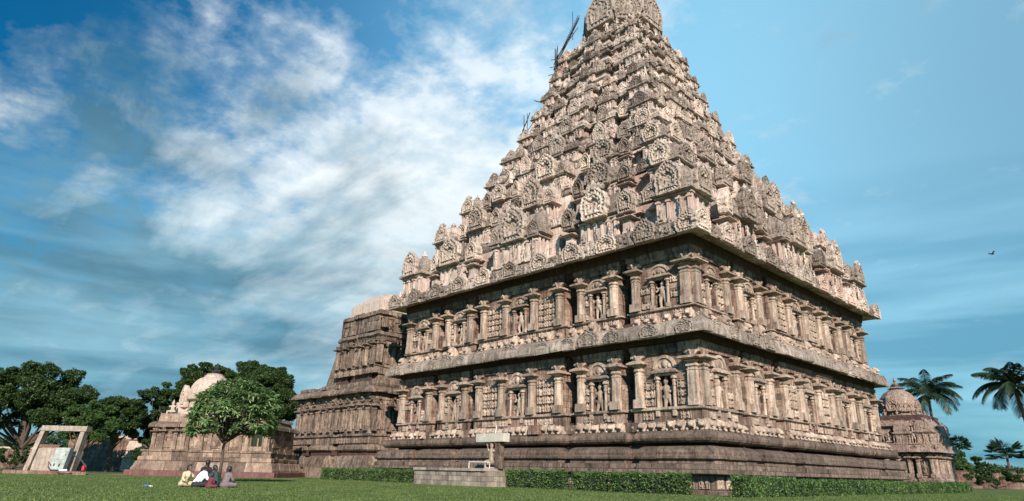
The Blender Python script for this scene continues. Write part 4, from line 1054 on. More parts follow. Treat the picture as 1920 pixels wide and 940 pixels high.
# ---- hedges
def hedge(label, p0, p1, dep, h, seed, group='clipped hedges around the temple'):
    p0 = np.array(p0[:2]); p1 = np.array(p1[:2]); L = np.linalg.norm(p1-p0); t = (p1-p0)/L; ang = math.atan2(t[1], t[0])
    root_ = thing('hedge', label, 'hedge', (p0[0], p0[1], 0), ang, group)
    b = MB(); b.box(.08, L-.08, .08, dep-.08, 0, h-.08); link('inner_box', b.mesh('inner_box', 'hcore'), root_)  # solid near-black box behind the leaf shell
    r = np.random.default_rng(seed); dens = 330; P = []
    for (w_, hh, fn) in ((L, h, lambda u, v: np.stack([u*L, 0*u, v*h], 1)), (L, dep, lambda u, v: np.stack([u*L, v*dep, 0*u+h], 1)), (L*.6, h, lambda u, v: np.stack([u*L, 0*u+dep, v*h], 1)),
                         (dep, h, lambda u, v: np.stack([0*u, u*dep, v*h], 1)), (dep, h, lambda u, v: np.stack([0*u+L, u*dep, v*h], 1))):
        n = int(w_*hh*dens); P.append(fn(r.random(n), r.random(n)))
    P = np.vstack(P); P += r.normal(0, .035, P.shape); wob = .05*np.sin(P[:, 0]*2.3+seed)+.035*np.sin(P[:, 0]*5.1); P[:, 2] = np.maximum(P[:, 2]*(1+wob/h), .02); P[:, 1] += .04*np.sin(P[:, 0]*3.7+P[:, 2]*3)
    sh_ = r.random(int(L*9))*L; P = np.vstack([P]+[np.stack([sh_+r.normal(0, .02, len(sh_)), r.uniform(0, dep, len(sh_)), h+q*r.uniform(.2, 1, len(sh_))], 1) for q in (.05, .10, .15)]); P = P[(np.sin(P[:, 0]*7+P[:, 2]*9+seed)+np.sin(P[:, 0]*2.9-P[:, 2]*5) < 1.35) | (P[:, 2] > h-.15)]
    V, F = leaf_cloud(P, .062, 1, .6); link('foliage', np_mesh('foliage', V, F, 'leafH'), root_)
YH = -18.9
def xh(px): return float(hit(px, 900, 1, YH)[0])
for i, (a, b_, hh, lb) in enumerate([(600, 712, 1.12, 'clipped hedge in front of the stepped hall, leftmost of the hedges'), (719, 774, 1.10, 'short clipped hedge touching the left end of the stone platform'),
                              (940, 1054, 1.30, 'clipped hedge touching the right end of the stone platform'), (1071, 1131, 1.24, 'shortest clipped hedge, alone in the middle of the left wall'),
                              (1141, 1286, 1.26, 'long clipped hedge ending at the near corner of the temple plinth')]):
    hedge(lb, (xh(a), YH), (xh(b_), YH), .62, hh*.80, i)
XH = 19.4
def yh(px): return float(hit(px, 915, 0, XH)[1])
for i, (a, b_, hh, lb) in enumerate([(1397, 1492, 1.30, 'tall clipped hedge starting at the near corner, first along the sunlit side'), (1494, 1580, 1.16, 'clipped hedge second along the sunlit side of the temple'),
                              (1581, 1660, 1.18, 'clipped hedge third along the sunlit side, below the far corner'), (1661, 1740, 1.12, 'dark clipped hedge in front of the pink shrine'), (1741, 1790, 1.10, 'clipped hedge just right of the pink shrine'), (1791, 1822, 1.2, 'last clipped hedge at the end of the row, far right')]):
    hedge(lb, (XH, yh(a)), (XH, yh(b_)-.03), .8, hh*.69, i+20)
    # the row lies behind its front line, on the temple side

# ================================================================== stepped hall joined to the tower on the left
HR = thing('stepped_hall', 'darker two-stepped stone hall with a flat pale top slab, left of the great tower', 'building', (-28.5, -5.0, 0))
TH = Temple(HR)
HP = link('hall_plinth', None, HR); HW = link('hall_wall', None, HR); HU = link('hall_upper_storey', None, HR)
hb = [(-1, -.55, 0), (-.45, .15, .1), (.28, 1, 0)]
def RP(hx, hy, rec=.4, bx=hb): return rplan(hx, hy, bx, [(-1, -.5, 0), (-.42, .42, 0), (.5, 1, 0)], rec)
course(TH, 'base_stone', HP, RP(8.3, 10.6), [(0, 0), (0, .5), (-.15, .55), (-.15, 1.0)], 1.8, 'dark')
core('hall_core', HP, rplan(7.2, 9.6), 0, 0, 9.0, 'core')
course(TH, 'base_stone', HP, RP(8.1, 10.4), [(0, 1.004), (0, 1.3), (-.1, 1.35), (-.15, 1.8), (-.3, 2.1), (-.5, 2.2)], 1.8, 'dark', jit=.03)
course(TH, 'recessed_stone', HP, RP(7.5, 9.9, .3), [(0, 2.204), (0, 2.6)], 1.5, 'core')  # recess shade painted in with the core stone
course(TH, 'rounded_moulding_stone', HP, RP(7.9, 10.2), [(-.15, 2.604), (0, 2.75), (.0, 3.0), (-.15, 3.2), (-.3, 3.24)], 1.9, 'dark', jit=.03)
course(TH, 'frieze_stone', HP, RP(7.6, 10.0), [(0, 3.244), (0, 4.0), (.15, 4.05), (.15, 4.25)], 1.6, 'dark', jit=.03)
block_faces(TH, 'wall_stone', HW, RP(7.45, 9.9, .6), 0, 4.26, 7.6, .45, .8, 'dark', thick=.4, proud=.07)
PH = pilaster_mesh(2.9, 'dark'); 
for k, A, d in ((0, 7.45, 9.9), (1, 9.9, 7.45)):
    nn = 11 if k == 0 else 12
    for i in range(nn):
        u = -A+.4+(2*A-.8)*i/(nn-1); TH.put('pilaster', HW, PH, k, u, d+.1, 4.26+.25, (.75, .8, 1), 0, .03)
        if i < nn-1:
            for q in (-.25, .28): TH.put('relief_panel', HW, panel(1, 1, random.randrange(5), 'dark'), k, u+(2*A-.8)/(nn-1)*(.5+q*.8), d+.03, 4.7, (.55, 1.2, 1.9), 0, .08)
        TH.put('relief_panel', HP, panel(3, 1, random.randrange(4), 'dark'), k, u, d+.12, 3.35, (1.3, .8, .55), 0, .05)
        TH.put('lion_carving', HW, LIONB, k, u+.5, d, 7.4, (.9, 1, 1), 0, .1)
course(TH, 'architrave_stone', HW, RP(7.55, 10.0, .3), [(0, 7.604), (0, 8.2)], 1.5, 'dark', jit=.05)
course(TH, 'cornice_stone', HW, RP(8.15, 10.6, .1), [(0, 8.204), (.05, 8.35), (-.2, 8.75), (-.6, 8.95), (-1.2, 9.0)], 1.5, 'dark', gap=.04, jit=.08, backo=-1.4)
course(TH, 'parapet_stone', HW, RP(7.4, 9.9, .3), [(0, 9.004), (0, 9.35)], 1.3, 'dark', jit=.1)
# upper storey, leaning inwards on the left
def off(P, dx, dy): return [[(x+dx, y+dy) for (x, y) in f] for f in P]
UX, UY = 3.7, 3.2-.2
ub = [(-1, -.35, 0), (-.15, 1, 0)]
def UPn(hx, hy, dx, rec=.35): return off(rplan(hx, hy, ub, [(-1, -.3, 0), (-.15, 1, 0)], rec), dx, -9.6+hy)
course(TH, 'cornice_stone', HU, UPn(4.5, 6.4, 3.2), [(0, 8.9), (.1, 9.1), (.0, 9.45), (-.3, 9.95), (-.8, 10.1)], 1.6, 'dark', gap=.04, jit=.04, backo=-1.2)
core('hall_core', HU, UPn(3.4, 5.2, 3.2), 0, 9, 16.6, 'core')
course(TH, 'frieze_stone', HU, UPn(4.0, 5.9, 3.4), [(0, 10.1), (0, 10.8), (.1, 10.85), (.1, 11.0)], 1.4, 'dark', jit=.06)
block_faces(TH, 'wall_stone', HU, UPn(3.75, 5.7, 3.45), 0, 11.0, 13.6, .45, .8, 'dark', thick=.4, proud=.08)
course(TH, 'architrave_stone', HU, UPn(3.7, 5.65, 3.6), [(0, 13.6), (.1, 13.9), (.3, 14.1), (.2, 14.4), (-.1, 14.6)], 1.3, 'dark', jit=.08, gap=.04)
block_faces(TH, 'wall_stone', HU, UPn(3.35, 5.3, 3.85), 0, 14.6, 16.1, .48, .7, 'dark', thick=.5, proud=.16)
course(TH, 'broken_cornice_stone', HU, UPn(3.35, 5.3, 3.95), [(0, 16.1), (.25, 16.25), (.2, 16.6), (0, 16.75)], 1.1, 'dark', jit=.14, gap=.05)
PU = pilaster_mesh(2.55, 'dark')
for i, u in enumerate((-.1, 1.3, 2.6, 4.2, 5.5, 6.9)): TH.put('pilaster', HU, PU, 0, u-.05, 9.75, 11.02, (.8, .8, 1), 0, .03); TH.put('relief_panel', HU, panel(1, 1, i % 4, 'dark'), 0, u+.65, 9.63, 11.2, (.6, 1.4, 1.8)); TH.put('relief_panel', HU, panel(2, 1, i % 4, 'dark'), 0, u+.3, 9.9, 10.15, (1.1, 1.0, .6)); TH.put('relief_panel', HU, panel(2, 1, i % 3, 'dark'), 0, u+.5, 9.4, 14.8, (1.1, 1.8, 1.1), 0, .1)
for i in range(7): TH.put('pilaster', HU, PU, 1, -9.2+i*1.6, 7.3, 11.02, (.8, .8, 1), 0, .03); TH.put('relief_panel', HU, panel(1, 1, i % 4, 'dark'), 1, -8.4+i*1.6, 7.2, 11.2, (.7, 1.4, 1.8)); TH.put('relief_panel', HU, panel(2, 1, i % 3, 'dark'), 1, -8.4+i*1.6, 7.2, 14.8, (1.2, 1.6, 1.1), 0, .1)
b = MB(); y0, y1 = -9.55, -3
b.add([(-2.6, y0, 9.4), (-.2, y0-.05, 9.4), (.7, y0+.25, 16.5), (.35, y0+.25, 16.5), (-2.6, y1, 9.4), (-.2, y1, 9.4), (.7, y1, 16.5), (.35, y1, 16.5)], [(0, 1, 2, 3), (5, 4, 7, 6), (4, 0, 3, 7), (3, 2, 6, 7), (1, 5, 6, 2)])
link('sloping_buttress', b.mesh('sloping_buttress', 'dark'), HU)
b = MB(); b.frus(3.1, 4.8, 16.77, 3.0, 4.7, 17.9, 3.95, -4.6); b.frus(3.0, 4.7, 17.9, 2.1, 3.6, 18.9, 3.95, -4.6); link('top_slab', b.mesh('top_slab', 'plaster'), HU)
# passage wall that ties the hall to the tower
b = MB(); b.box(7.3, 13.5, -3.0, 8, 0, 9.6); b.box(7.3, 13.5, -3.6, 8.2, 0, 2.6); link('passage_wall', b.mesh('passage_wall', 'dark'), HR)
for i in range(4): TH.put('relief_panel', HW, panel(2, 1, i, 'dark'), 0, 8.4+i*1.3, 3.02, 4.3, (1.2, 1.2, 2.4))
b = MB(); b.box(-14.5, -7.55, -6.5, 9, 0, 8.1); link('rear_wing', b.mesh('rear_wing', 'dark'), HR)
TH.finish(285)

# ================================================================== domed shrine on the left
SR = thing('domed_shrine', 'small brown stone shrine with a cream ribbed dome and a dark doorway, behind the frangipani', 'shrine', foot(414, 64), VR)
TS = Temple(SR)
SP = link('shrine_plinth', None, SR); SW = link('shrine_wall', None, SR); SD = link('shrine_dome', None, SR)
hx, hy = 5.55, 3.6; sb = [(-1, -.42, .0), (-.38, .22, .0), (.26, 1, 0)]
def SPn(o_, rec=.1): return rplan(hx+o_, hy+o_, sb, ONE, rec)
course(TS, 'base_stone', SP, SPn(1.35, 0), [(0, 0), (0, .42), (-.06, .46)], 1.6, 'redbase')
course(TS, 'base_stone', SP, SPn(1.0, .05), [(0, .464), (0, .62), (-.12, .85), (-.22, 1.2), (-.3, 1.28)], 1.5, 'shrine', jit=.03)
course(TS, 'base_stone', SP, SPn(.62, .08), [(0, 1.284), (.06, 1.36), (.06, 1.62), (0, 1.7)], 1.3, 'shrine', jit=.03)
course(TS, 'frieze_stone', SP, SPn(.45, .08), [(0, 1.704), (0, 2.1), (.1, 2.14), (.1, 2.3)], 1.2, 'shrine', jit=.03)
core('shrine_core', SW, rplan(hx-.5, hy-.5), 0, 0, 5.2, 'core')
def sop(i, a2, L): return ((4.05*1.0, 5.25, 2.2, 4.2),) if False else ()
# front wall with its doorway, then the side walls
def wall_run(u0, u1, ops): blocks(TS, 'wall_stone', SW, (u0, -hy), (1, 0), (0, -1), u1-u0, 2.31, 4.3, .4, .75, 'shrine', ops, .45, .09)
wall_run(-hx, 3.75, ()); wall_run(5.0, hx, ())
blocks(TS, 'wall_stone', SW, (3.75, -hy), (1, 0), (0, -1), 1.25, 2.31, 2.75, .4, .6, 'shrine', (), .45, .05)
blocks(TS, 'wall_stone', SW, (hx, -hy), (0, 1), (1, 0), 2*hy, 2.31, 4.3, .4, .8, 'shrine', (), .4, .09)
blocks(TS, 'wall_stone', SW, (-hx, hy), (0, -1), (-1, 0), 2*hy, 2.31, 4.3, .4, .8, 'shrine', (), .4, .09)
PSH = pilaster_mesh(1.95, 'shrine', True)
for u in (-5.3, -4.5, -3.3, -2.5, -2.1, -.8, 0.0, 1.3, 1.7, 2.9, 3.5, 5.3): TS.put('pilaster', SW, PSH, 0, u, hy+.05, 2.32, (.55, .6, 1), 0, .03)
for i, u in enumerate((-3.9, -1.45, .65, 2.3)): TS.put('relief_panel', SW, panel(1, 1, i, 'shrine'), 0, u, hy+.04, 2.5, (.8, .8, 1.2), 0, .05)
course(TS, 'cornice_stone', SW, SPn(.35, .05), [(0, 4.304), (.08, 4.34), (.03, 4.6), (-.2, 4.8), (-.5, 4.85)], 1.3, 'shrine', gap=.03, jit=.05)
b = MB(); b.frus(2.1, 3.3, 4.86, 2.0, 3.2, 5.65, -3.35, 0); b.frus(3.3, 3.2, 4.86, 3.2, 3.1, 5.15, 2.1, 0); link('parapet', b.mesh('parapet', 'shrine'), SW)
b = MB(); b.box(2.4, 5.5, -3.0, 3.0, 5.16, 5.42); link('roof_slab', b.mesh('roof_slab', 'plaster'), SW)
b = MB(); b.box(-hx+.35, -hx+4.6, -3.4, 3.1, 4.87, 5.42); link('parapet_band', b.mesh('parapet_band', 'shrine'), SW)
cxd = -2.2
b = MB(); b.lathe([(2.9, 5.4), (2.8, 5.9), (2.1, 6.1), (1.95, 6.3), (1.95, 7.1), (2.3, 7.2), (2.35, 7.4)], 24, cxd); link('drum', b.mesh('drum', 'plaster'), SD)
b = MB(); rings = []; nr_ = 88
for j in range(15):
    t_ = j/14; rr = 2.2*math.cos(t_*PI/2)**.62 if j < 14 else .35; rr = max(rr, .8); zz = 7.40+2.2*math.sin(t_*PI/2)
    rings.append([(cxd+rr*(1-.022*(i % 2))*math.cos(2*PI*i/nr_+t_*.5), rr*(1-.022*(i % 2))*math.sin(2*PI*i/nr_+t_*.5), zz) for i in range(nr_)])
b.ring(rings); link('dome_shell', b.mesh('dome_shell', 'plaster'), SD)
b = MB(); b.lathe([(1.0, 9.50), (1.0, 9.66), (.8, 9.74), (.85, 9.86), (.4, 9.95)], 20, cxd); link('dome_cap', b.mesh('dome_cap', 'plaster'), SD)
b = MB(); b.lathe([(.16, 9.93), (.34, 10.15), (.14, 10.35), (.20, 10.55), (.06, 10.8), (.02, 11.1)], 8, cxd+.1); b.ball((cxd-.2, 0, 10.1), .22, 6, 5); link('finial', b.mesh('finial', 'black'), SD)
FP = fan_mesh('kudu_plaster', 'plaster', seed=77)
TS.put('dome_gable', SD, FP, 0, cxd-2.3, 1.0, 6.3, (.62, 1.1, 1.05), -.7, .0); b = MB(); b.box(cxd-2.9, cxd-1.7, -1.0, 1.0, 5.4, 6.9); link('gable_base', b.mesh('gable_base', 'plaster'), SD);  TS.put('dome_gable', SD, FP, 0, cxd+2.1, .8, 6.5, (.6, 1, .9), .8, .0)
PT = [statue_mesh(60, 'plaster', True)]
TS.put('statue', SD, PT[0], 0, -4.8, 2.2, 5.6, 1.0); TS.put('statue', SD, PT[0], 0, 1.3, 2.8, 5.4, 1.2)
b = MB(); b.box(3.77, 4.98, -hy+.42, -hy+.48, 2.76, 4.3); link('doorway_dark_sheet', b.mesh('doorway_dark_sheet', 'hcore'), SW)  # near-black sheet painting the dark depth of the doorway
b = MB(); b.box(3.76, 3.86, -hy-.04, -hy+.3, 2.76, 4.29); b.box(4.9, 5.0, -hy-.04, -hy+.3, 2.76, 4.29); b.box(4.4, 4.5, -hy+.1, -hy+.3, 2.76, 3.5); link('door_jamb', b.mesh('door_jamb', 'shrine'), SW)
TS.finish(285)

# ================================================================== pink domed shrine on the right
C = foot(1763, 67); PRt = thing('pink_shrine', 'pinkish carved stone shrine with an eight-sided dome beyond the right end of the great tower', 'shrine', (C[0]-3.5, C[1]+3.5, 0))
TK = Temple(PRt); K1 = link('shrine_base', None, PRt); K2 = link('shrine_tier', None, PRt); K3 = link('shrine_dome', None, PRt)
kb = [(-1, -.5, 0), (-.4, .4, .1), (.5, 1, 0)]
def KP(A, rec=.25): return plan(A, kb, rec)
course(TK, 'base_stone', K1, KP(4.0, .1), [(0, 0), (0, .3), (-.15, .5), (-.25, .8), (-.4, .9)], 1.4, 'pink')
course(TK, 'base_stone', K1, KP(3.65, .2), [(0, .904), (.05, 1.1), (0, 1.3)], 1.2, 'pink')
core('shrine_core', K1, plan(3.0, ONE, 0), 0, 0, 7.8, 'core')
block_faces(TK, 'wall_stone', K1, KP(3.4, .5), 0, 1.31, 3.75, .4, .8, 'pink', thick=.4, proud=.04)
PK = pilaster_mesh(2.4, 'pink')
for k in (0, 1):
    for u in (-3.2, -1.9, -1.1, 0, 1.1, 1.9, 3.2): TK.put('pilaster', K1, PK, k, u, 3.5, 1.32, (.65, .7, 1), 0, .02)
    for u in (-2.5, -.5, .55, 2.5): TK.put('relief_panel', K1, panel(1, 1, random.randrange(4), 'pink'), k, u, 3.44, 1.6, (.5, 1, 1.5))
course(TK, 'cornice_stone', K1, KP(4.15, .05), [(0, 3.85), (.05, 3.9), (0, 4.1), (-.3, 4.55), (-.8, 4.75)], 1.0, 'pink', gap=.03, jit=.04, backo=-1.2)
block_faces(TK, 'wall_stone', K2, KP(3.0, .3), 0, 4.7, 6.6, .4, .7, 'pink', thick=.4, proud=.05)
course(TK, 'cornice_stone', K2, KP(3.35, .05), [(0, 6.6), (.05, 6.65), (0, 6.85), (-.25, 7.2), (-.7, 7.35)], .9, 'pink', gap=.03, jit=.05, backo=-1.2)
PKT = [statue_mesh(80+i, 'pink', i == 2) for i in range(3)]; PF = fan_mesh('kudu_pink', 'pink', nr=10, nt=40, seed=5)
pb, pr_ = kuta_mesh(1.5, 2.6, 'pink', 'pink', 0, 2)
for k in (0, 1):
    for s_ in ((-1, 1) if k == 0 else (1,)): TK.put('shrine_body', K2, pb, k, s_*2.9, 2.9, 4.7); TK.put('shrine_roof', K2, pr_, k, s_*2.9, 2.9, 4.7)
    TK.put('shrine_body', K2, pb, k, 0.9, 3.1, 4.7, (1, .8, .9)); TK.put('shrine_roof', K2, pr_, k, .9, 3.1, 4.7, (1, .8, .9))
    for u in (-2.0, -1.2, -.5, .1, 1.9): TK.put('statue', K2, PKT[random.randrange(3)], k, u, 3.5, 4.75, (.8, .8, .85), 0, .1)
    for i in range(9): TK.put('gable_fan', K1, PF, k, -3.9+i*.97, 4.02, 4.0, (.34, .4, .30), 0, .1)
    for i in range(7): TK.put('gable_fan', K2, PF, k, -3.1+i*1.03, 3.25, 6.72, (.32, .4, .28), 0, .1); TK.put('statue', K2, PKT[i % 3], k, -2.7+i*.9, 2.6, 7.2, (.5, .5, .42), 0, .1)
b = MB(); b.lathe([(2.4, 7.3), (2.3, 7.6), (1.65, 7.7), (1.65, 8.5)], 8); link('neck', b.mesh('neck', 'pink'), K3)
b = MB(); b.lathe([(1.5, 8.5), (1.95, 8.3), (2.05, 8.55), (1.7, 8.8), (1.82, 9.3), (1.7, 9.9), (1.25, 10.5), (.7, 10.85), (.6, 10.9)], 8); link('dome_shell', b.mesh('dome_shell', 'pink'), K3)
b = MB(); b.lathe([(.9, 11.0), (.6, 11.15), (.2, 11.25), (.38, 11.5), (.1, 11.75), (.2, 11.9), (.03, 12.3)], 12); link('finial', b.mesh('finial', 'pink'), K3)
for k in range(4):
    TK.put('dome_gable', K3, PF, k, 0, 1.98, 8.3, (.8, .8, .62)); TK.put('dome_gable', K3, PF, k, 1.35, 1.35, 8.35, (.5, .6, .45), PI/4); TK.put('statue', K3, PKT[1], k, -1.0, 2.0, 7.4, .6); TK.put('statue', K3, PKT[0], k, .3, 2.1, 7.4, .55); TK.put('statue', K3, PKT[2], k, 1.9, 2.0, 7.4, .8); 
TK.finish(285)

# ================================================================== compound walls
def ruin(name, label, cat, p0, p1, h, mat, cap=True, dep=1.0, ch=.45, bl=1.0, group=None):
    p0 = np.array(p0[:2]); p1 = np.array(p1[:2]); L = float(np.linalg.norm(p1-p0)); t = (p1-p0)/L
    r_ = thing(name, label, cat, (p0[0], p0[1], 0), math.atan2(t[1], t[0]), group); TT = Temple(r_)
    b = MB(); b.box(.1, L-.1, .35, dep, 0, h-.05); link('wall_core', b.mesh('wall_core', 'core'), r_)
    blocks(TT, 'stone_block', r_, (0, 0), (1, 0), (0, -1), L, 0, h-.25, ch, bl, mat, (), .4, .08)
    blocks(TT, 'stone_block', r_, (L, 0), (0, 1), (1, 0), dep, 0, h-.25, ch, bl, mat, (), .4, .05)
    if cap: 
        for i in range(int(L/1.6)): TT.piece('cap_stone', r_, [(i*1.6+.02, -.15, h-.24), (i*1.6+1.58, -.15, h-.24), (i*1.6+1.58, dep+.1, h-.24), (i*1.6+.02, dep+.1, h-.24), (i*1.6+.02, -.15, h), (i*1.6+1.58, -.15, h), (i*1.6+1.58, dep+.1, h), (i*1.6+.02, dep+.1, h)], [(0, 3, 2, 1), (4, 5, 6, 7), (0, 1, 5, 4), (1, 2, 6, 5), (2, 3, 7, 6), (3, 0, 4, 7)], 'plaster' if mat == 'laterite' else mat)
    TT.finish(200); return r_
ruin('ruined_wall', 'reddish ruined wall with a pale capstone behind the trees, between stone frame and shrine', 'wall', foot(118, 88), foot(244, 86), 4.5, 'laterite', True, 3.0, .5, 1.1)
ruin('compound_wall', 'low red brick wall with a pale top seen through the leaning stone frame', 'wall', foot(-60, 92), foot(116, 90), 2.9, 'laterite', True, .8, .4, .8)
ruin('compound_wall', 'low brown wall closing the lawn at the far right, under the fan palms', 'wall', foot(1772, 112), foot(2050, 104), 2.9, 'laterite', False, .7, .45, 1.1)
# moulded end pier of the ruined wall
ER = thing('moulded_pier', 'pale moulded stone pier ending the ruined wall, left of the domed shrine', 'wall', foot(249, 84.5), VR)
TE = Temple(ER)
course(TE, 'pier_stone', ER, rplan(1.15, 1.0), [(0, 0), (.05, .4), (0, .8), (.0, 1.6)], 2.5, 'plaster', vis=(0, 1, 2, 3), back=False, jit=.02)
course(TE, 'pier_stone', ER, rplan(1.05, .9), [(0, 1.604), (.15, 1.75), (0, 1.95), (-.05, 2.5), (.1, 2.6)], 2.5, 'plaster', vis=(0, 1, 2, 3), back=False, jit=.03)
course(TE, 'pier_stone', ER, rplan(.95, .8), [(0, 2.604), (.05, 3.0), (-.05, 3.4), (-.1, 3.9), (.2, 4.0), (.2, 4.2), (.0, 4.3)], 2.5, 'plaster', vis=(0, 1, 2, 3), back=False, jit=.03)
b = MB(); b.box(-.6, .6, -.6, .6, .1, 4.2); link('pier_core', b.mesh('pier_core', 'core'), ER); TE.finish(100)

# ================================================================== stone platform, lintel on a post, carved figure, rail
x0 = float(hit(776, 905, 1, -20.6)[0]); x1 = float(hit(912, 905, 1, -20.6)[0]); px0, px1 = x0, x1
PF_ = thing('stone_platform', 'low platform of squared pale stones with a thick coping, in the row of hedges', 'platform', (x0, -20.6, 0)); TF = Temple(PF_); L = x1-x0
blocks(TF, 'stone_block', PF_, (0, 0), (1, 0), (0, -1), L, 0, .98, .32, .5, 'block', (), .35, .03)
blocks(TF, 'stone_block', PF_, (L, 0), (0, 1), (1, 0), 2.3, 0, .98, .32, .5, 'block', (), .35, .03)
for i in range(5): q = L/5; TF.piece('coping_stone', PF_, [(i*q-.05, -.12, .984), (i*q+q-.07, -.12, .984), (i*q+q-.07, 2.4, .984), (i*q-.05, 2.4, .984), (i*q-.05, -.12, 1.16), (i*q+q-.07, -.12, 1.16), (i*q+q-.07, 2.4, 1.16), (i*q-.05, 2.4, 1.16)], [(0, 3, 2, 1), (4, 5, 6, 7), (0, 1, 5, 4), (1, 2, 6, 5), (2, 3, 7, 6), (3, 0, 4, 7)], 'block')
b = MB(); b.box(.3, L-.3, .3, 2.2, 0, .97); link('platform_core', b.mesh('platform_core', 'core'), PF_); TF.finish(200)
Yp = -19.4; pxx = float(hit(936, 860, 1, Yp)[0])
LP = thing('lintel_on_post', 'long pale stone beam balanced on a square post above the platform', 'stone beam', (pxx, Yp, 1.16))
b = MB(); b.frus(.24, .22, 0, .22, .20, 1.72); link('post', b.mesh('post', 'wall'), LP)
b = MB(); b.frus(1.35, .30, 1.724, 1.37, .31, 2.28, -.72, 0); link('beam', b.mesh('beam', 'pale'), LP)
b = MB(); b.tube([(-.55, .1, 2.28), (-.42, .1, 2.85)], [.03, .025], 5); link('rod', b.mesh('rod', 'white'), LP)
SF = link('seated_figure_stone', SEAT[1], None, (pxx-.62, Yp-.1, 1.16), 0, (.95, .95, 1.35)); tag(SF, 'small worn seated stone figure beside the post on the platform', 'sculpture')
RL = thing('white_rail', 'thin white pipe rail along the platform edge left of the post', 'rail', (pxx-2.6, Yp-.4, 1.16))
b = MB(); b.tube([(0, 0, 0), (0, 0, .42), (2.1, 0, .40)], .025, 6); link('rail_pipe', b.mesh('rail_pipe', 'white'), RL); b = MB(); b.tube([(2.1, 0, 0), (2.1, 0, .4)], .025, 6); link('rail_post', b.mesh('rail_post', 'white'), RL)
ST = link('loose_block', MB().frus(.5, .35, 0, .46, .33, .62).mesh('loose_block', 'wall'), None, (pxx+.35, -16.2, 3.51)); tag(ST, 'squared stone block lying on the rounded moulding above the pale beam', 'stone')

# ================================================================== leaning stone frame, cabinet, hose
FD = 55
F0 = thing('stone_door_frame', 'tall leaning stone door frame standing on a slab at the left', 'door frame', foot(95, FD), VR)
def fpx(x, y): 
    f0 = (0, foot(95, FD)); s_ = FD/FPX; return ((x-95)*s_, (888.8-y)*s_)
def leg(x0, x1, x2, x3, yb, yt, d0=-.3, d1=.3):
    a, b_, c, d = fpx(x0, yb), fpx(x1, yb), fpx(x3, yt), fpx(x2, yt)
    mb = MB(); mb.add([(a[0], d0, a[1]), (b_[0], d0, b_[1]), (b_[0], d1, b_[1]), (a[0], d1, a[1]), (d[0], d0, d[1]), (c[0], d0, c[1]), (c[0], d1, c[1]), (d[0], d1, d[1])], [(0, 3, 2, 1), (4, 5, 6, 7), (0, 1, 5, 4), (1, 2, 6, 5), (2, 3, 7, 6), (3, 0, 4, 7)]); return mb
link('jamb', leg(45, 53.5, 62, 70, 883, 807).mesh('jamb', 'block'), F0); link('jamb', leg(128, 136, 137, 145, 884, 810).mesh('jamb', 'block'), F0)
link('lintel', leg(62, 148, 63, 149, 811, 801.5, -.36, .36).mesh('lintel', 'block'), F0)
link('panel_slab', leg(55, 92, 60, 99, 883, 842, -.05, .2).mesh('panel_slab', 'block'), F0)
link('cross_rail', leg(60, 99, 62, 104, 841.5, 836, -.12, .25).mesh('cross_rail', 'laterite'), F0)
link('broken_post', leg(133, 135.5, 134, 136.5, 884, 845, -.3, 0).mesh('broken_post', 'block'), F0)
b = MB()
pts = [foot(4, 53), foot(160, 53), foot(160, 58), foot(4, 58)]; b.add([(p[0], p[1], 0.01) for p in pts]+[(p[0], p[1], .26) for p in pts], [(4, 5, 6, 7), (0, 1, 5, 4), (1, 2, 6, 5), (2, 3, 7, 6), (3, 0, 4, 7)])
o = link('concrete_slab', b.mesh('concrete_slab', 'laterite')); tag(o, 'long low slab under the leaning stone frame', 'slab')
CB = thing('metal_cabinet', 'grey two-door metal cabinet leaning beside the stone frame', 'cabinet', (foot(104, 54.0)[0], foot(104, 54.0)[1], .26), VR)
s_ = 54/FPX
def cab(name, x0, x1, z0, z1, d0, d1, mat, sh=.16):
    b = MB(); k_ = sh; b.add([(x0+k_*z0, d0, z0), (x1+k_*z0, d0, z0), (x1+k_*z0, d1, z0), (x0+k_*z0, d1, z0), (x0+k_*z1, d0, z1), (x1+k_*z1, d0, z1), (x1+k_*z1, d1, z1), (x0+k_*z1, d1, z1)], [(0, 3, 2, 1), (4, 5, 6, 7), (0, 1, 5, 4), (1, 2, 6, 5), (2, 3, 7, 6), (3, 0, 4, 7)]); link(name, b.mesh(name, mat), CB)
cab('cabinet_body', -.55, .62, .1, 1.86, -.25, .3, 'cabinet'); cab('door', -.50, .57, .95, 1.80, -.28, -.252, 'cabinet'); cab('door', -.50, .57, .14, .90, -.28, -.252, 'cabinet')
cab('handle', -.25, -.15, .4, .6, -.31, -.282, 'black'); cab('handle', .18, .28, .35, .6, -.31, -.282, 'black'); cab('handle', .42, .50, 1.25, 1.35, -.31, -.282, 'black')
for q in (-.42, .42): b = MB(); b.tube([(q, 0, -.0), (q, 0, .1)], .05, 6); link('foot', b.mesh('foot', 'black'), CB)
def lp(px, z, D=53.6): f_ = foot(px, D); return (f_[0], f_[1], z)
b = MB(); b.tube([lp(90, .75), lp(86, 1.0), lp(87, .55), lp(93, .33), lp(103, .28)], .045, 6); b.tube([lp(128, 1.55), lp(141, 1.35), lp(150, 1.0), lp(156, .6), lp(155, .35), lp(147, .28)], .05, 6); b.tube([lp(96, .32), lp(110, .12, 52.8), lp(130, .1, 52.8), lp(147, .28)], .04, 6)
o = link('hose', b.mesh('hose', 'black')); tag(o, 'black cable looping from the grey cabinet to the ground', 'cable')
o = thing('red_bottle', 'small bright red container standing right of the stone frame', 'container', lp(154.5, .26, 53.8), VR)
b = MB(); b.lathe([(.16, 0), (.17, .05), (.17, .42), (.08, .52), (.08, .6)], 12); link('container_body', b.mesh('container_body', 'redp'), o); b = MB(); b.lathe([(.09, .6), (.09, .68)], 10); link('lid', b.mesh('lid', 'black'), o)
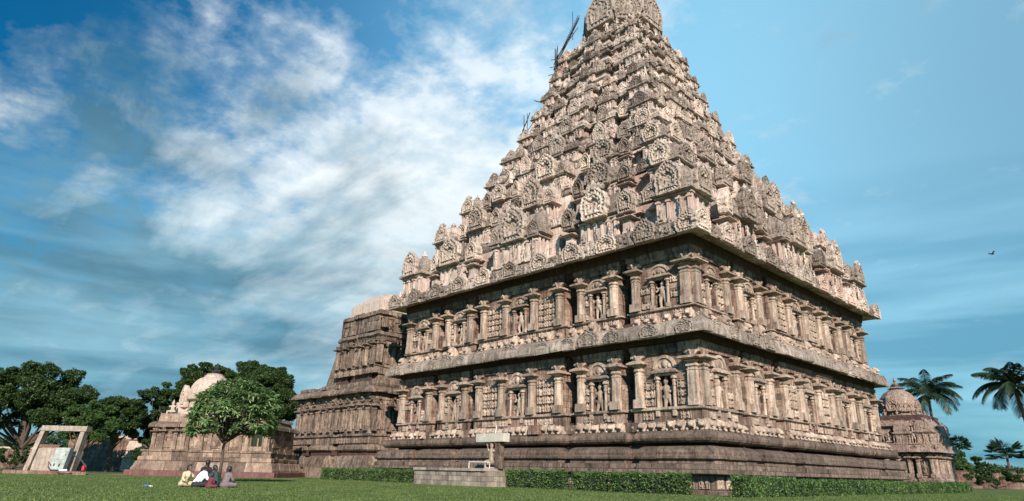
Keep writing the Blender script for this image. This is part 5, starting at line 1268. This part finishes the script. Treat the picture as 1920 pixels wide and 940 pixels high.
o = thing('litter', 'blue and white crumpled plastic bag left on the lawn', 'litter', foot(273, 29), VR)
b = MB(); b.ball((0, 0, .05), .08, 7, 5, (1.6, 1, .8)); link('blue_wrapper', b.mesh('blue_wrapper', 'blue'), o); b = MB(); b.ball((.2, .02, .03), .06, 7, 5, (1.8, 1, .6)); link('white_wrapper', b.mesh('white_wrapper', 'white'), o)
o = thing('litter', 'white scrap heap at the foot of the grey cabinet', 'litter', lp(115, .26, 53.3), VR)
for i in range(4): b = MB(); b.ball((i*.16-.2, .03*(i % 2), .09), .1, 6, 4, (1, .8, 1)); link('scrap', b.mesh('scrap', 'white'), o)

# ================================================================== people on the lawn
def cloth(nm, c): M[nm] = plain(nm, c, .85, 0, .3, 30, .6)
for nm, c in (('cloth_cream', (.48, .40, .26)), ('cloth_white', (.80, .80, .82)), ('cloth_navy', (.018, .018, .035)), ('cloth_maroon', (.14, .03, .035)), ('cloth_green', (.02, .05, .045)), ('cloth_mauve', (.15, .115, .12)), ('cloth_dark', (.02, .018, .022)), ('cloth_red', (.13, .02, .03))): cloth(nm, c)
def person(label, loc, face, top, bottom, s=1.0, lean=.12, side=0.0, reach=None, hair=.10, long_hair=True, high=0.0, knees='cross'):
    t = thing('person', label, 'person', loc, VR+face, 'people sitting on the lawn'); s *= .93; t.scale = (s, s, s)
    hz = .14+high; sh = (side*.8, -lean, hz+.44); nk = (sh[0]+side*.15, sh[1]-.03, sh[2]+.10); hd = (nk[0]+side*.1, nk[1]-.05, nk[2]+.13)
    legs = []
    for q in (-1, 1):
        if knees == 'cross': kn = (q*.36, -.26, .13); an = (-q*.02, -.38-.05*q, .07)
        elif knees == 'kneel': kn = (q*.14, -.36, .10); an = (q*.12, .14, .08)
        else: kn = (q*.15, -.34, .42); an = (q*.16, -.50, .07)
        legs.append(((q*.09, 0, hz), kn, an, (an[0]+q*.02, an[1]-.14, .05)))
    b = MB()
    b.caps((0, 0, hz), (sh[0]*.5, sh[1]*.45, hz+.22), .15, .14); b.caps((sh[0]*.5, sh[1]*.45, hz+.22), (sh[0], sh[1], sh[2]-.08), .14, .16); b.caps((sh[0]-.13, sh[1], sh[2]), (sh[0]+.13, sh[1], sh[2]), .065, .065)
    b.caps(sh, nk, .06, .052); b.ball(hd, .098, 12, 10, (.88, 1.0, 1.18)); b.ball((hd[0], hd[1]-.095, hd[2]-.01), .022); b.ball((hd[0], hd[1]-.06, hd[2]-.075), .045)
    for q in (-1, 1): b.ball((hd[0]+q*.088, hd[1], hd[2]-.01), .025, 6, 5, (.5, 1, 1.3))
    for q, (h0, kn, an, ft) in zip((-1, 1), legs): b.caps(h0, kn, .095, .07); b.caps(kn, an, .065, .042); b.caps(an, ft, .042, .03)
    arms = []
    for q in (-1, 1):
        s0 = (sh[0]+q*.18, sh[1], sh[2]-.01)
        if reach and reach[0] == q: hn = reach[1]
        else: hn = (q*.20, -.30-lean*.4, hz+.08)
        e = ((s0[0]+hn[0])/2+q*.07, (s0[1]+hn[1])/2+.05, (s0[2]+hn[2])/2-.06)
        b.caps(s0, e, .048, .040); b.caps(e, hn, .038, .026); arms.append((s0, e, hn))
        d = np.array(hn)-np.array(e); d /= np.linalg.norm(d); sdv = np.cross(d, (0, 0, 1)); sdv /= np.linalg.norm(sdv)+1e-6
        pm = np.array(hn)+d*.05; b.caps(hn, pm, .028, .034, 6)
        for fi, (fo, fl) in enumerate(((-.027, .062), (-.009, .075), (.010, .070), (.027, .055))): p_ = pm+sdv*fo; m1 = p_+d*fl*.6; b.caps(p_, m1, .0095, .009, 5); b.caps(m1, m1+d*fl*.4+np.array((0, 0, -.025)), .009, .008, 5)
        th = np.array(hn)+sdv*.03*q; b.caps(th, th+sdv*.03*q+d*.04, .011, .009, 5)
    link('body', fuse(b, 'body', 'skin', .0105, .5), t)
    b = MB(); b.caps((0, 0, hz-.0), (sh[0]*.5, sh[1]*.45, hz+.22), .185, .17); b.caps((sh[0]*.5, sh[1]*.45, hz+.22), (sh[0], sh[1], sh[2]-.07), .17, .185); b.caps((sh[0]-.15, sh[1], sh[2]-.005), (sh[0]+.15, sh[1], sh[2]-.005), .082, .082)
    for (s0, e, hn) in arms:
        b.caps(s0, e, .075, .064)
        if bottom != 'cloth_maroon' or top == 'cloth_white': m_ = tuple(np.array(e)*.45+np.array(hn)*.55); b.caps(e, m_, .060, .050)
    link('shirt', fuse(b, 'shirt', top, .016, .5), t)
    b = MB(); b.caps((-.06, .02, hz-.03), (.06, .02, hz-.03), .18, .18)
    for (h0, kn, an, ft) in legs: b.caps(h0, kn, .125, .095); b.caps(kn, tuple(np.array(kn)*.15+np.array(an)*.85), .09, .065)
    link('trousers', fuse(b, 'trousers', bottom, .016, .5), t)
    b = MB(); b.ball((hd[0], hd[1]+.018, hd[2]+.022), .112, 12, 10, (.92, 1.0, 1.12))
    if long_hair: b.caps((hd[0], hd[1]+.07, hd[2]), (nk[0], nk[1]+.12, sh[2]-.12), .075, .035); b.ball((hd[0], hd[1]+.11, hd[2]-.02), .062)
    hm = fuse(b, 'hair', 'hair', .012, .5)
    # clear the face: pull the front of the hair up to the brow
    for v in hm.vertices:
        if v.co.y < hd[1]-.045 and v.co.z < hd[2]+.055: v.co.y = hd[1]-.045+(v.co.y-hd[1]+.045)*.1
    link('hair', hm, t)
    for q in (-1, 1): b = MB(); b.ball((hd[0]+q*.033, hd[1]-.088, hd[2]+.015), .012, 6, 5); link('eye', b.mesh('eye', 'black'), t)
    return t
DP = 30.0
person('person in a cream dress sitting sideways, leftmost of the group', foot(343, DP), 1.15, 'cloth_cream', 'cloth_cream', 1.12, .16, .0, (1, (.16, -.42, .42)), long_hair=True)
person('person in a white shirt seen from behind, bending forward with an arm stretched right', foot(367, DP-.3), 2.35, 'cloth_white', 'cloth_dark', 1.14, .24, -.05, (-1, (-.34, -.46, .26)), long_hair=False)
person('person in a dark navy shirt sitting upright behind the others, head highest', foot(381, DP+.9), PI-.1, 'cloth_navy', 'cloth_navy', 1.14, .02, 0, None, long_hair=False, high=.20, knees='kneel')
person('small child in red and maroon sitting between the white shirt and the dark dresses', foot(391, DP-.9), 2.7, 'cloth_red', 'cloth_maroon', .72, .10, 0, None)
person('person in a dark green dress with long black hair, second from the right', foot(403, DP-.1), -1.9, 'cloth_green', 'cloth_dark', 1.12, .10, 0, None, knees='up')
person('person in a mauve grey dress seen from behind, rightmost of the group', foot(421, DP-.2), 2.75, 'cloth_mauve', 'cloth_mauve', 1.08, .14, .05, None)

# ================================================================== bamboo scaffolding left on the tower
def scaffold(label, loc, poles):
    t = thing('bamboo_scaffold', label, 'scaffold', loc)
    for a, b_, r_ in poles: b = MB(); a_ = np.array(a); c_ = np.array(b_); b.tube([a_, (a_+c_)/2+np.array((.03, .02, 0)), c_], [r_, r_, r_*.8], 6); link('bamboo_pole', b.mesh('bamboo_pole', 'bamboo'), t)
q = []
rr = random.Random(3)
base_ = np.array((-5.0, -5.0, 43.2))
for i, (dx_, dy_) in enumerate(((-.6, .1), (-.2, -.5), (-.9, .8), (.2, -.8))): q.append(((dx_, dy_, -2.0+i*.3), (dx_+.1, dy_, 2.6-i*.4), .05))
for i in range(3): z_ = -.6+i*.9; q.append(((-1.4, 1.0, z_), (.9, -1.2, z_+.2), .045)); q.append(((-1.1+.2*i, -.5, z_-.2), (.5, .8, z_+.3), .04))
q.append(((-.6, -.2, -.2), (1.6, 1.7, 6.6), .06)); q.append(((-.3, -.5, .2), (1.9, 1.4, 6.6), .05)); q.append(((-.2, -.2, 1.2), (1.5, 1.5, 5.2), .05)); q.append(((-1.0, .6, .9), (.8, .9, 4.2), .04)); q.append(((-1.2, .8, -.2), (.6, -.9, 2.0), .045)); q.append(((1.1, 1.1, 3.6), (1.1, 1.1, 7.4), .045))
for i in range(20): f_ = i/19; c = np.array((-.3+1.8*f_, -.2+1.6*f_, .3+5.8*f_)); q.append((tuple(c+np.array((-.4, .4, .05))), tuple(c+np.array((.5, -.5, .15))), .03))
scaffold('tangle of dark bamboo poles clinging to the left edge near the tower top', tuple(base_), q)
scaffold('small frame of crossed bamboo poles on the left edge halfway up the tower', (-7.3, -7.3, 35.6), [((-1.5, .6, .4), (.8, -.6, 1.3), .05), ((-.8, .1, -.5), (-.8, .1, 1.9), .05), ((-1.5, .7, -.2), (1.0, -.2, .3), .04), ((.1, -.3, -.8), (.1, -.3, 1.6), .04)])
scaffold('single bamboo pole sticking out of the left edge of the tower', (-6.4, -6.4, 38.3), [((-1.3, .4, 1.4), (1.1, .1, -.3), .05)])

# a bird in flight
Pb = CP+ray(1860, 477)*60; o = thing('bird', 'dark bird flying alone in the grey sky at the right', 'bird', tuple(float(v) for v in Pb), VR)
b = MB(); b.caps((-.16, 0, 0), (.12, 0, .02), .03, .06, 6); b.ball((.2, 0, .05), .045, 6, 5); b.tube([(.24, 0, .05), (.31, 0, .04)], [.015, .004], 4); link('body', b.mesh('body', 'bird'), o)
for s_ in (-1, 1): b = MB(); b.add([(.08, s_*.03, .04), (-.08, s_*.03, .03), (-.05, s_*.28, .20), (-.02, s_*.5, .17), (.05, s_*.3, .22)], [(0, 1, 2, 3, 4)]); b.add([(.08, s_*.03, .05), (-.08, s_*.03, .04), (-.05, s_*.28, .21), (-.02, s_*.5, .18), (.05, s_*.3, .23)], [(4, 3, 2, 1, 0)]); link('wing', b.mesh('wing', 'bird'), o)
